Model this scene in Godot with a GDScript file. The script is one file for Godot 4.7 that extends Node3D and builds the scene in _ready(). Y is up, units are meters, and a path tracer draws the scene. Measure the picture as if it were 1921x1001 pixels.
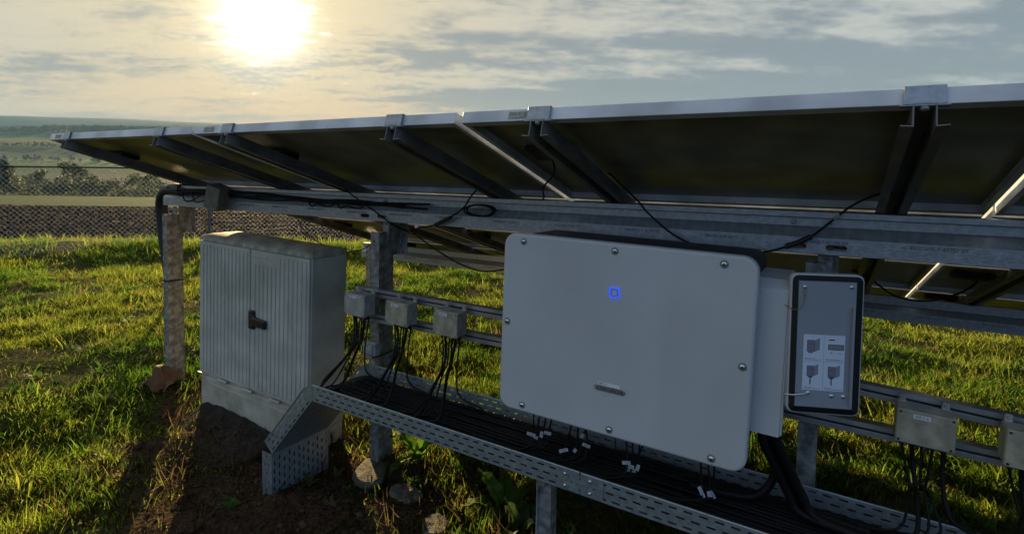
extends Node3D
# A rack of solar panels at the edge of a meadow, seen from behind against a low sun.

const TILT := 0.3022
const TOP_Y := 1.887
const TOP_Z := -1.5735
const SUN := Vector3(-0.801, 0.224, -0.555)
const GLOW := Vector3(-0.798, 0.239, -0.553)
const FLAT := 4294967295

var rng := RandomNumberGenerator.new()
var M := {}
var used := {}
var noise_a := FastNoiseLite.new()
var noise_b := FastNoiseLite.new()
var noise_c := FastNoiseLite.new()

# ------------------------------------------------------------------ naming
func numbered(called: String) -> String:
	if not used.has(called):
		used[called] = 0
		return called
	used[called] += 1
	return "%s_%03d" % [called, used[called]]

func tag(o: Node3D, label: String, category: String, group := "") -> Node3D:
	o.set_meta("label", label)
	o.set_meta("category", category)
	if group != "":
		o.set_meta("group", group)
	return o

func thing(called: String, label: String, category: String, at := Vector3.ZERO, group := "", basis := Basis()) -> Node3D:
	var o := Node3D.new()
	o.name = numbered(called)
	add_child(o)
	o.transform = Transform3D(basis, at)
	tag(o, label, category, group)
	return o

func put(called: String, mesh: Mesh, m: Material, parent: Node3D = null) -> MeshInstance3D:
	var o := MeshInstance3D.new()
	o.mesh = mesh
	if m != null:
		o.material_override = m
	if parent == null:
		o.name = numbered(called)
		add_child(o)
	else:
		o.name = called
		parent.add_child(o, true)
	return o

func struct_(called: String, mesh: Mesh, m: Material) -> MeshInstance3D:
	var o := put(called, mesh, m)
	o.set_meta("kind", "structure")
	return o

# ------------------------------------------------------------------ mesh tools
func mb() -> SurfaceTool:
	var st := SurfaceTool.new()
	st.begin(Mesh.PRIMITIVE_TRIANGLES)
	return st

func done(st: SurfaceTool) -> ArrayMesh:
	st.generate_normals()
	return st.commit()

func tri(st: SurfaceTool, a: Vector3, b: Vector3, c: Vector3, n: Vector3) -> void:
	if (b - a).cross(c - a).dot(n) > 0.0:
		var t := b
		b = c
		c = t
	st.add_vertex(a)
	st.add_vertex(b)
	st.add_vertex(c)

func quad(st: SurfaceTool, a: Vector3, b: Vector3, c: Vector3, d: Vector3, n: Vector3) -> void:
	tri(st, a, b, c, n)
	tri(st, a, c, d, n)

# a box with chamfered edges
func box(st: SurfaceTool, xf: Transform3D, size: Vector3, c := 0.002) -> void:
	st.set_smooth_group(FLAT)
	var h := size / 2.0
	c = minf(c, minf(h.x, minf(h.y, h.z)) * 0.8)
	for a in 3:
		for s in [-1.0, 1.0]:
			var p: Array[Vector3] = []
			for k in [[-1, -1], [1, -1], [1, 1], [-1, 1]]:
				var v := Vector3()
				v[a] = s * h[a]
				v[(a + 1) % 3] = k[0] * (h[(a + 1) % 3] - c)
				v[(a + 2) % 3] = k[1] * (h[(a + 2) % 3] - c)
				p.append(v)
			var n := Vector3()
			n[a] = s
			quad(st, xf * p[0], xf * p[1], xf * p[2], xf * p[3], xf.basis * n)
	if c <= 0.0:
		return
	for a in 3:
		var b := (a + 1) % 3
		var e := (a + 2) % 3
		for s in [-1.0, 1.0]:
			for t in [-1.0, 1.0]:
				var p: Array[Vector3] = []
				for k in [[0, -1], [0, 1], [1, 1], [1, -1]]:
					var v := Vector3()
					v[a] = k[1] * (h[a] - c)
					v[b] = s * (h[b] - (0.0 if k[0] == 0 else c))
					v[e] = t * (h[e] - (c if k[0] == 0 else 0.0))
					p.append(v)
				var n := Vector3()
				n[b] = s
				n[e] = t
				quad(st, xf * p[0], xf * p[1], xf * p[2], xf * p[3], xf.basis * n)
	for sx in [-1.0, 1.0]:
		for sy in [-1.0, 1.0]:
			for sz in [-1.0, 1.0]:
				var n := Vector3(sx, sy, sz)
				var q := n * h
				tri(st, xf * (q - Vector3(0, sy, sz) * c), xf * (q - Vector3(sx, 0, sz) * c), xf * (q - Vector3(sx, sy, 0) * c), xf.basis * n)

func boxm(at: Vector3, size: Vector3, c := 0.002, turn := Vector3.ZERO) -> ArrayMesh:
	var st := mb()
	box(st, Transform3D(Basis.from_euler(turn), at), size, c)
	return done(st)

# rings of equal count, joined; smooth
func loft(st: SurfaceTool, rings: Array, caps := true, group := 1) -> void:
	st.set_smooth_group(group)
	var n: int = rings[0].size()
	for i in rings.size() - 1:
		var r: PackedVector3Array = rings[i]
		var q: PackedVector3Array = rings[i + 1]
		var mid := Vector3()
		for p in r:
			mid += p
		for p in q:
			mid += p
		mid /= 2.0 * n
		for k in n:
			var j := (k + 1) % n
			var cen := (r[k] + r[j] + q[k] + q[j]) / 4.0
			var nn := (r[j] - r[k]).cross(q[k] - r[k]) + (q[j] - q[k]).cross(q[k] - r[k])
			if nn.dot(cen - mid) < 0.0:
				nn = -nn
			quad(st, r[k], r[j], q[j], q[k], nn)
	if caps:
		st.set_smooth_group(FLAT)
		for e in [0, rings.size() - 1]:
			var r: PackedVector3Array = rings[e]
			var c := Vector3()
			for p in r:
				c += p
			c /= n
			var o: PackedVector3Array = rings[1 if e == 0 else rings.size() - 2]
			var c2 := Vector3()
			for p in o:
				c2 += p
			c2 /= n
			for k in n:
				tri(st, c, r[k], r[(k + 1) % n], (r[0] - c).cross(r[n / 4] - c) * (1.0 if (r[0] - c).cross(r[n / 4] - c).dot(c - c2) >= 0.0 else -1.0))

func smooth_path(pts: Array, per := 5) -> PackedVector3Array:
	var out := PackedVector3Array()
	for i in pts.size() - 1:
		var p0: Vector3 = pts[maxi(i - 1, 0)]
		var p1: Vector3 = pts[i]
		var p2: Vector3 = pts[i + 1]
		var p3: Vector3 = pts[mini(i + 2, pts.size() - 1)]
		for k in per:
			out.append(p1.cubic_interpolate(p2, p0, p3, float(k) / per))
	out.append(pts[-1])
	return out

func tube(st: SurfaceTool, path: PackedVector3Array, r: float, sides := 7, ripple := 0.0) -> void:
	var rings := []
	var up := Vector3.UP
	for i in path.size():
		var t := (path[mini(i + 1, path.size() - 1)] - path[maxi(i - 1, 0)]).normalized()
		if absf(t.dot(up)) > 0.98:
			up = Vector3.RIGHT if absf(t.x) < 0.8 else Vector3.BACK
		var a := t.cross(up).normalized()
		up = a.cross(t).normalized()
		var ring := PackedVector3Array()
		var rr := r * (1.0 + (ripple if i % 2 == 0 else 0.0))
		for k in sides:
			var w := TAU * k / sides
			ring.append(path[i] + (a * cos(w) + up * sin(w)) * rr)
		rings.append(ring)
	loft(st, rings)

func cable_mesh(pts: Array, r: float, sides := 7, per := 5) -> ArrayMesh:
	var st := mb()
	tube(st, smooth_path(pts, per), r, sides)
	return done(st)

func disc(st: SurfaceTool, xf: Transform3D, r: float, h: float, sides := 12, dome := 0.0) -> void:
	var rings := []
	for q in [[r, 0.0], [r, h], [r * 0.8, h + dome * 0.6], [r * 0.4, h + dome]]:
		var ring := PackedVector3Array()
		for k in sides:
			ring.append(xf * Vector3(cos(TAU * k / sides) * q[0], sin(TAU * k / sides) * q[0], q[1]))
		rings.append(ring)
	loft(st, rings)

# a closed outline (in local x, y) drawn out along local z
func extrude(st: SurfaceTool, poly: PackedVector2Array, xf: Transform3D, l0: float, l1: float) -> void:
	st.set_smooth_group(FLAT)
	var ccw := not Geometry2D.is_polygon_clockwise(poly)
	var n := poly.size()
	for i in n:
		var a := poly[i]
		var b := poly[(i + 1) % n]
		var e := b - a
		var o := Vector3(e.y, -e.x, 0) * (1.0 if ccw else -1.0)
		quad(st, xf * Vector3(a.x, a.y, l0), xf * Vector3(b.x, b.y, l0), xf * Vector3(b.x, b.y, l1), xf * Vector3(a.x, a.y, l1), xf.basis * o)
	var t := Geometry2D.triangulate_polygon(poly)
	for i in range(0, t.size(), 3):
		for l in [l0, l1]:
			tri(st, xf * Vector3(poly[t[i]].x, poly[t[i]].y, l), xf * Vector3(poly[t[i + 1]].x, poly[t[i + 1]].y, l), xf * Vector3(poly[t[i + 2]].x, poly[t[i + 2]].y, l), xf.basis * Vector3(0, 0, 1.0 if (l == l0) == (l0 > l1) else -1.0))

# a bent sheet: an open line given a thickness
func sheet_outline(line: Array, th: float) -> PackedVector2Array:
	var up := PackedVector2Array()
	var down := PackedVector2Array()
	for i in line.size():
		var p: Vector2 = line[i]
		var d0: Vector2 = (p - line[i - 1]).normalized() if i > 0 else (line[1] - p).normalized()
		var d1: Vector2 = (line[i + 1] - p).normalized() if i < line.size() - 1 else d0
		var nrm := (Vector2(-d0.y, d0.x) + Vector2(-d1.y, d1.x)).normalized()
		var k := th / 2.0 / maxf(0.4, nrm.dot(Vector2(-d0.y, d0.x)))
		up.append(p + nrm * k)
		down.append(p - nrm * k)
	down.reverse()
	up.append_array(down)
	return up

# local (z, y) outline along world x
func along_x() -> Transform3D:
	return Transform3D(Basis(Vector3(0, 0, 1), Vector3(0, 1, 0), Vector3(1, 0, 0)), Vector3.ZERO)

# local (x, z) outline along world y
func along_y() -> Transform3D:
	return Transform3D(Basis(Vector3(1, 0, 0), Vector3(0, 0, 1), Vector3(0, 1, 0)), Vector3.ZERO)

# one cell of sheet with a slot through it. o, u, v: corner and the two edges; slot centred at c (in cell units)
func slot_cell(st: SurfaceTool, o: Vector3, u: Vector3, v: Vector3, cu: float, cv: float, sl: float, sh: float, th: float) -> void:
	st.set_smooth_group(FLAT)
	var ul := u.length()
	var vl := v.length()
	var ud := u / ul
	var vd := v / vl
	var n := ud.cross(vd).normalized()
	var c := o + ud * cu + vd * cv
	var k := sh * 0.32
	var inner := [c + ud * (sl / 2) + vd * k * 0.6, c + ud * (sl / 2 - k) + vd * (sh / 2), c - ud * (sl / 2 - k) + vd * (sh / 2), c - ud * (sl / 2) + vd * k * 0.6,
		c - ud * (sl / 2) - vd * k * 0.6, c - ud * (sl / 2 - k) - vd * (sh / 2), c + ud * (sl / 2 - k) - vd * (sh / 2), c + ud * (sl / 2) - vd * k * 0.6]
	var outer := [o + u + v, o + v, o, o + u]
	for side in [0.0, -1.0]:
		var off: Vector3 = n * th * side
		var nn: Vector3 = n if side == 0.0 else -n
		for q in 4:
			var a: Vector3 = outer[q] + off
			var b: Vector3 = outer[(q + 1) % 4] + off
			var i0: Vector3 = inner[2 * q] + off
			var i1: Vector3 = inner[2 * q + 1] + off
			var i2: Vector3 = inner[(2 * q + 2) % 8] + off
			tri(st, a, i0, i1, nn)
			tri(st, a, i1, b, nn)
			tri(st, b, i1, i2, nn)
	for q in 8:
		var a: Vector3 = inner[q]
		var b: Vector3 = inner[(q + 1) % 8]
		quad(st, a, b, b - n * th, a - n * th, c - (a + b) / 2.0)

func plain_cell(st: SurfaceTool, o: Vector3, u: Vector3, v: Vector3, th: float) -> void:
	st.set_smooth_group(FLAT)
	var n := u.cross(v).normalized()
	quad(st, o, o + u, o + u + v, o + v, n)
	quad(st, o - n * th, o + u - n * th, o + u + v - n * th, o + v - n * th, -n)

# perforated sheet from o: u long, v high, rows of slots set off against each other
func perforated(st: SurfaceTool, o: Vector3, u: Vector3, v: Vector3, rows: int, pitch := 0.05, sl := 0.030, sh := 0.0068, th := 0.0016) -> void:
	var ul := u.length()
	var ud := u / ul
	var vs := v / rows
	for r in rows:
		var a := 0.012 + (0.5 * pitch if r % 2 == 1 else 0.0)
		var base := o + vs * r
		plain_cell(st, base, ud * a, vs, th)
		while a + pitch <= ul - 0.008:
			slot_cell(st, base + ud * a, ud * pitch, vs, pitch / 2, vs.length() / 2, sl, sh, th)
			a += pitch
		if ul - a > 0.001:
			plain_cell(st, base + ud * a, ud * (ul - a), vs, th)

func rounded(w: float, h: float, r: float, z: float, inset := 0.0, per := 6) -> PackedVector3Array:
	var out := PackedVector3Array()
	var cr := maxf(r - inset, 0.0005)
	for q in 4:
		var sx: float = [1, -1, -1, 1][q]
		var sy: float = [1, 1, -1, -1][q]
		for k in per + 1:
			var a := PI / 2 * (q + float(k) / per)
			out.append(Vector3(sx * (w / 2 - r) + cos(a) * cr, sy * (h / 2 - r) + sin(a) * cr, z))
	return out

func pillow(w: float, h: float, r: float, depth: float, bevel: float) -> ArrayMesh:
	var st := mb()
	var rings := [rounded(w, h, r, 0.0)]
	for k in 4:
		var a := PI / 2 * k / 3.0
		rings.append(rounded(w, h, r, depth - bevel + sin(a) * bevel, (1.0 - cos(a)) * bevel))
	loft(st, rings)
	return done(st)

func writing(words: String, high: float, deep := 0.0006) -> TextMesh:
	var f := SystemFont.new()
	f.font_names = PackedStringArray(["Droid Sans"])
	var t := TextMesh.new()
	t.text = words
	t.font = f
	t.font_size = 32
	t.pixel_size = high / 24.0
	t.depth = deep
	t.curve_step = 4.0
	return t

# ------------------------------------------------------------------ materials
func lin(r: float, g: float, b: float) -> Color:
	return Color(r, g, b).linear_to_srgb()

func noise_tex(freq: float, lo: Color, hi: Color, kind := FastNoiseLite.TYPE_SIMPLEX_SMOOTH, size := 256, oct := 4, sd := 1) -> NoiseTexture2D:
	var n := FastNoiseLite.new()
	n.noise_type = kind
	n.frequency = freq
	n.fractal_octaves = oct
	n.seed = sd
	var g := Gradient.new()
	g.set_color(0, lo)
	g.set_color(1, hi)
	var t := NoiseTexture2D.new()
	t.width = size
	t.height = size
	t.seamless = true
	t.noise = n
	t.color_ramp = g
	return t

func bump_tex(freq: float, size := 256, strength := 4.0, kind := FastNoiseLite.TYPE_SIMPLEX_SMOOTH, sd := 3) -> NoiseTexture2D:
	var n := FastNoiseLite.new()
	n.noise_type = kind
	n.frequency = freq
	n.seed = sd
	var t := NoiseTexture2D.new()
	t.width = size
	t.height = size
	t.seamless = true
	t.as_normal_map = true
	t.bump_strength = strength
	t.noise = n
	return t

func mat(color: Color, rough := 0.6, metal := 0.0, tex: Texture2D = null, scale := 1.0, normal: Texture2D = null, ns := 0.5) -> StandardMaterial3D:
	var m := StandardMaterial3D.new()
	m.albedo_color = color
	m.roughness = rough
	m.metallic = metal
	if tex != null:
		m.albedo_texture = tex
	if tex != null or normal != null:
		m.uv1_triplanar = true
		m.uv1_world_triplanar = true
		m.uv1_scale = Vector3.ONE * scale
	if normal != null:
		m.normal_enabled = true
		m.normal_texture = normal
		m.normal_scale = ns
	return m

func make_materials() -> void:
	var spangle := noise_tex(0.03, Color(0.80, 0.80, 0.80), Color(1, 1, 1), FastNoiseLite.TYPE_CELLULAR, 256, 3)
	var cloudy := noise_tex(0.012, Color(0.72, 0.72, 0.72), Color(1, 1, 1), FastNoiseLite.TYPE_SIMPLEX_SMOOTH, 256, 5)
	var stain := noise_tex(0.008, Color(0.62, 0.60, 0.55), Color(1, 1, 1), FastNoiseLite.TYPE_SIMPLEX_SMOOTH, 512, 5, 7)
	var fine := bump_tex(0.06, 256, 3.0)
	var orange := bump_tex(0.2, 256, 1.5)
	M.galv = mat(lin(0.43, 0.47, 0.52), 0.42, 0.55, spangle, 5.0, fine, 0.25)
	M.galv_old = mat(lin(0.46, 0.46, 0.44), 0.55, 0.35, noise_tex(0.02, Color(0.52, 0.52, 0.52), Color(1, 1, 1), FastNoiseLite.TYPE_SIMPLEX_SMOOTH, 256, 3, 31), 3.2, fine, 0.4)
	M.tray = mat(lin(0.42, 0.47, 0.5), 0.4, 0.6, spangle, 4.0, fine, 0.2)
	M.alu = mat(lin(0.66, 0.67, 0.69), 0.38, 0.75, cloudy, 1.3)
	M.frame = mat(lin(0.80, 0.82, 0.86), 0.42, 0.08, cloudy, 1.1)
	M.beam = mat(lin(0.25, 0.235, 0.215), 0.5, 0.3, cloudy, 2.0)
	M.backsheet = mat(lin(0.40, 0.36, 0.225), 0.33, 0.0, stain, 0.8)
	M.glass = mat(lin(0.01, 0.015, 0.04), 0.12)
	M.plastic_black = mat(lin(0.012, 0.012, 0.013), 0.5)
	M.cable = mat(lin(0.007, 0.007, 0.0075), 0.5)
	M.cable.metallic_specular = 0.3
	M.seal = mat(lin(0.012, 0.012, 0.012), 0.75)
	M.inverter = mat(lin(0.545, 0.56, 0.575), 0.42, 0.0, noise_tex(0.006, Color(0.93, 0.93, 0.92), Color(1, 1, 1), FastNoiseLite.TYPE_SIMPLEX_SMOOTH, 256, 5, 21), 0.9, orange, 0.03)
	M.inverter_door = mat(lin(0.27, 0.30, 0.34), 0.45, 0.0, null, 6.0, orange, 0.12)
	M.heatsink = mat(lin(0.05, 0.052, 0.055), 0.5, 0.4)
	M.chrome = mat(lin(0.7, 0.7, 0.72), 0.22, 0.95)
	M.cabinet = mat(lin(0.60, 0.575, 0.50), 0.6, 0.0, noise_tex(0.01, Color(0.82, 0.82, 0.8), Color(1, 1, 1), FastNoiseLite.TYPE_SIMPLEX_SMOOTH, 256, 5, 4), 1.2, fine, 0.2)
	M.cabinet_dirty = mat(lin(0.60, 0.56, 0.46), 0.7, 0.0, noise_tex(0.01, Color(0.74, 0.73, 0.70), Color(1, 1, 1), FastNoiseLite.TYPE_SIMPLEX_SMOOTH, 256, 5, 14), 1.6, fine, 0.3)
	M.cabinet_roof = mat(lin(0.56, 0.53, 0.42), 0.75, 0.0, stain, 2.2, fine, 0.4)
	M.boxgrey = mat(lin(0.50, 0.475, 0.41), 0.55, 0.0, cloudy, 3.0, fine, 0.15)
	M.lid = mat(lin(0.54, 0.48, 0.34), 0.55, 0.0, cloudy, 4.0, fine, 0.15)
	M.paper = mat(lin(0.75, 0.76, 0.78), 0.6)
	M.tag = mat(lin(0.55, 0.56, 0.56), 0.6, 0.0, cloudy, 9.0)
	M.ink = mat(lin(0.03, 0.03, 0.035), 0.6)
	M.print = mat(lin(0.16, 0.17, 0.19), 0.6)
	M.plate = mat(lin(0.20, 0.21, 0.195), 0.4, 0.1)
	M.beige = mat(lin(0.33, 0.29, 0.21), 0.8, 0.0, cloudy, 5.0)
	M.clay = mat(lin(0.16, 0.088, 0.045), 0.75, 0.0, stain, 3.0, fine, 0.5)
	M.fleece = mat(lin(0.050, 0.047, 0.043), 0.9, 0.0, cloudy, 6.0, fine, 0.6)
	M.stone = mat(lin(0.19, 0.17, 0.135), 0.85, 0.0, stain, 4.0, fine, 0.8)
	M.copper = mat(lin(0.2, 0.18, 0.04), 0.5)
	M.wire = mat(lin(0.62, 0.62, 0.60), 0.25, 0.85)
	M.fence_post = mat(lin(0.09, 0.1, 0.09), 0.6, 0.3)
	M.led = StandardMaterial3D.new()
	M.led.albedo_color = Color(0.01, 0.03, 0.2)
	M.led.emission_enabled = true
	M.led.emission = Color(0.05, 0.26, 1.0)
	M.led.emission_energy_multiplier = 1.0

	M.leaf = leafy(0.36, 1.4)
	M.leaf_big = leafy(0.6, 1.1)
	M.tree_leaf = leafy(0.6, 0.8)
	M.bark = mat(lin(0.07, 0.055, 0.04), 0.9, 0.0, stain, 1.0)
	M.ground = mat(Color.WHITE, 0.95, 0.0, noise_tex(0.02, Color(0.6, 0.58, 0.55), Color(1, 1, 1), FastNoiseLite.TYPE_SIMPLEX_SMOOTH, 512, 6, 9), 1.0, bump_tex(0.05, 512, 10.0), 1.2)
	M.ground.vertex_color_use_as_albedo = true
	M.far = mat(Color.WHITE, 1.0, 0.0)
	M.far.vertex_color_use_as_albedo = true
	M.clod = mat(Color.WHITE, 0.85)
	M.clod.vertex_color_use_as_albedo = true
	for m in [M.ground, M.far, M.clod]:
		m.metallic_specular = 0.08

func leafy(rough: float, through: float) -> StandardMaterial3D:
	var m := mat(Color.WHITE, rough)
	m.vertex_color_use_as_albedo = true
	m.backlight_enabled = true
	m.backlight = Color(through, through, through)
	m.cull_mode = BaseMaterial3D.CULL_DISABLED
	return m

# ------------------------------------------------------------------ sky
func sky_color(az: float, el: float) -> Color:
	# az in degrees from north-ward view axis, el in degrees
	var a := deg_to_rad(az)
	var e := deg_to_rad(el)
	var d := Vector3(sin(a) * cos(e), sin(e), -cos(a) * cos(e))
	var g := rad_to_deg(d.angle_to(GLOW))
	var h := maxf(d.y, 0.0) + 0.11
	var q := Vector2(d.x, d.z) / h
	# streaks lie across the view, drawn out along x
	var along := q.x * 0.83 - q.y * 0.56
	var deep := q.x * 0.56 + q.y * 0.83
	var w := noise_c.get_noise_2d(along * 40.0, deep * 60.0)
	var n1 := noise_a.get_noise_2d(along * 34.0 + w * 9.0, deep * 78.0)
	var n2 := noise_b.get_noise_2d(along * 150.0 + w * 24.0, deep * 300.0 + w * 16.0)
	var n3 := noise_b.get_noise_2d(along * 430.0 + 300.0 + n1 * 30.0, deep * 700.0)
	var n4 := noise_a.get_noise_2d(along * 800.0 + n2 * 70.0, deep * 1500.0)
	var warm := clampf(exp(-g / 20.0) * 1.3, 0.0, 1.0)
	# the long grey bank to the right of the sun
	var bank_mid := 8.6 + 0.075 * (az + 30.0)
	var bank := exp(-pow((el - bank_mid - n1 * 2.2) / (2.6 + 0.05 * absf(az + 30.0)), 2.0)) * smoothstep(-50.0, -30.0, az) * (1.0 - smoothstep(40.0, 80.0, az))
	# a field of small ripples below and beside the sun
	var ripples := exp(-pow((el - 8.5) / 4.0, 2.0)) * exp(-pow((az + 50.0) / 17.0, 2.0))
	var c := smoothstep(-0.30, 0.42, n1 * 0.72 + n2 * (0.30 + 0.22 * ripples) + n3 * 0.20 + n4 * (0.12 + 0.24 * ripples) + bank * 0.60 - 0.06 - 0.2 * exp(-g / 6.0))
	var thin := Color(0.45, 0.465, 0.46).lerp(Color(0.80, 0.63, 0.37), warm)
	var thick := Color(0.185, 0.225, 0.275).lerp(Color(0.40, 0.37, 0.315), warm)
	var col := thin.lerp(thick, c)
	# warm light low down beneath the sun
	var low := exp(-pow((el - 5.2) / 2.6, 2.0)) * exp(-pow((az + 52.0) / 24.0, 2.0))
	col = col.lerp(Color(0.98, 0.62, 0.29), low * 0.85 * (1.0 - 0.65 * c))
	# haze at the skyline
	col = col.lerp(Color(0.44, 0.46, 0.44), exp(-maxf(el, 0.0) / 2.4) * 0.75)
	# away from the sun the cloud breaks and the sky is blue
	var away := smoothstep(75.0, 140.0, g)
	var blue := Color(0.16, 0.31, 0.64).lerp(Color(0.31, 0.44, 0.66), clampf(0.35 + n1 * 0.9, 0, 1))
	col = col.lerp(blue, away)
	var rag := 1.0 + 0.55 * n1 + 0.45 * n2
	var gg := g * (1.0 + 0.55 * n1 + 0.50 * n2 + 0.25 * n3)
	col += Color(1.0, 0.95, 0.80) * (9.0 * exp(-pow(gg / 1.75, 2.0)) + 0.75 * exp(-pow(g / (3.9 * rag), 2.0)) * (1.0 - 0.45 * c))
	col += Color(0.80, 0.68, 0.42) * 0.42 * exp(-g / 5.5) * (1.0 - 0.5 * c)
	return col

func make_sky() -> ImageTexture:
	noise_a.seed = 11
	noise_a.frequency = 0.02
	noise_a.fractal_octaves = 5
	noise_b.seed = 5
	noise_b.frequency = 0.02
	noise_b.fractal_octaves = 4
	noise_c.seed = 8
	noise_c.frequency = 0.02
	noise_c.fractal_octaves = 3
	var w := 4096
	var h := 2048
	var small := Image.create(512, 256, false, Image.FORMAT_RGBF)
	for y in 256:
		var el := 90.0 - (y + 0.5) / 256.0 * 180.0
		for x in 512:
			# column 0 looks along -z, a quarter of the way round along +x
			var az := ((x + 0.5) / 512.0) * 360.0
			if az > 180.0:
				az -= 360.0
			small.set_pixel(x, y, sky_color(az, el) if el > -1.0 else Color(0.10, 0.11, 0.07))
	small.resize(w, h, Image.INTERPOLATE_BILINEAR)
	var x0 := int(-90.0 / 360.0 * w)
	var x1 := int(32.0 / 360.0 * w)
	var y0 := int((90.0 - 27.0) / 180.0 * h)
	var y1 := int(90.0 / 180.0 * h)
	for y in range(y0, y1):
		var el := 90.0 - (y + 0.5) / h * 180.0
		for x in range(x0, x1):
			small.set_pixel((x + w) % w, y, sky_color(((x + 0.5) / w) * 360.0, el))
	return ImageTexture.create_from_image(small)

# ------------------------------------------------------------------ terrain
func behind(x: float, z: float) -> float:   # metres past the edge of the ploughed field
	return (x + 15.9) * -0.57 + (z + 4.7) * -0.822

const PROFILE := [[-500.0, 0.0], [0.0, -0.02], [20.0, -0.75], [42.0, -1.8], [100.0, -3.6], [125.0, -4.6], [190.0, -11.0], [300.0, -22.0], [480.0, -24.0], [800.0, -9.0], [1250.0, 28.0], [1800.0, 92.0], [2300.0, 150.0], [2700.0, 165.0], [3600.0, 165.0], [5000.0, 375.0], [6200.0, 430.0], [9000.0, 440.0]]

func land(d: float, t: float) -> float:
	var y: float = PROFILE[-1][1]
	for i in PROFILE.size() - 1:
		if d < PROFILE[i + 1][0]:
			var a: float = (d - PROFILE[i][0]) / (PROFILE[i + 1][0] - PROFILE[i][0])
			var p0: float = PROFILE[maxi(i - 1, 0)][1]
			y = lerpf(PROFILE[i][1], PROFILE[i + 1][1], a * a * (3 - 2 * a) * 0.5 + a * 0.5)
			break
	if d > 300.0:
		var k := minf(1.0, (d - 300.0) / 1500.0)
		y += noise_c.get_noise_2d(t * 0.03 + 70.0, d * 0.03) * 26.0 * k
		if d > 3400.0:
			y += -0.022 * (t + 900.0) * smoothstep(3400.0, 4800.0, d) + noise_c.get_noise_2d(t * 0.012, 9.0) * 60.0 * smoothstep(3400.0, 4800.0, d)
	return y

func ground_y(x: float, z: float) -> float:
	var d := behind(x, z)
	var y := land(d, 0.0)
	y += noise_a.get_noise_2d(x * 60.0, z * 60.0) * 0.085 + noise_b.get_noise_2d(x * 90.0, z * 90.0) * 0.018
	y += 0.09 * smoothstep(-4.1, -5.2, x) * (1.0 - smoothstep(0.0, 3.0, d))
	y += 0.16 * exp(-pow((d + 1.3) / 0.8, 2.0)) - 0.10 * exp(-pow((d + 3.0) / 0.7, 2.0))
	y -= smoothstep(0.1, 0.6, d) * 0.4
	return y

func soil(x: float, z: float) -> float:   # how bare the ground is
	var w := noise_a.get_noise_2d(x * 45.0 + 50.0, z * 45.0) * 0.55 + noise_b.get_noise_2d(x * 120.0, z * 120.0) * 0.3
	var f := ((x + 4.75) * 1.4 - (z + 2.5) * 1.9) / 2.36 + w * 0.55 + 0.22
	return smoothstep(-0.05, 0.4, f) * (1.0 - smoothstep(-1.75, -1.2, x + w * 0.4)) * smoothstep(-2.75, -2.3, z + w * 0.4)

func steps(edges: Array) -> PackedFloat32Array:   # [from, step, to, step, to ...]
	var out := PackedFloat32Array()
	var a: float = edges[0]
	for i in range(1, edges.size(), 2):
		while a < edges[i + 1] - 0.001:
			out.append(a)
			a += edges[i]
		a = edges[i + 1]
	out.append(a)
	return out

func grid_mesh(us: PackedFloat32Array, vs: PackedFloat32Array, point: Callable, color: Callable) -> ArrayMesh:
	var p := PackedVector3Array()
	var c := PackedColorArray()
	for v in vs:
		for u in us:
			var q: Vector3 = point.call(u, v)
			p.append(q)
			c.append(color.call(q, u, v))
	var nu := us.size()
	var idx := PackedInt32Array()
	for j in vs.size() - 1:
		for i in nu - 1:
			var a := j * nu + i
			var nrm := (p[a + 1] - p[a]).cross(p[a + nu] - p[a])
			if nrm.y > 0.0:
				idx.append_array([a, a + nu, a + 1, a + 1, a + nu, a + nu + 1])
			else:
				idx.append_array([a, a + 1, a + nu, a + 1, a + nu + 1, a + nu])
	var nn := PackedVector3Array()
	nn.resize(p.size())
	for k in range(0, idx.size(), 3):
		var f := (p[idx[k + 2]] - p[idx[k]]).cross(p[idx[k + 1]] - p[idx[k]])
		for e in 3:
			nn[idx[k + e]] += f
	for k in nn.size():
		nn[k] = nn[k].normalized()
	var arr := []
	arr.resize(Mesh.ARRAY_MAX)
	arr[Mesh.ARRAY_VERTEX] = p
	arr[Mesh.ARRAY_NORMAL] = nn
	arr[Mesh.ARRAY_COLOR] = c
	arr[Mesh.ARRAY_INDEX] = idx
	var m := ArrayMesh.new()
	m.add_surface_from_arrays(Mesh.PRIMITIVE_TRIANGLES, arr)
	return m

func at_dt(d: float, t: float, lift := 0.0) -> Vector3:
	return Vector3(-15.9 - 0.57 * d + 0.822 * t, land(d, t) + lift, -4.7 - 0.822 * d - 0.57 * t)

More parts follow.
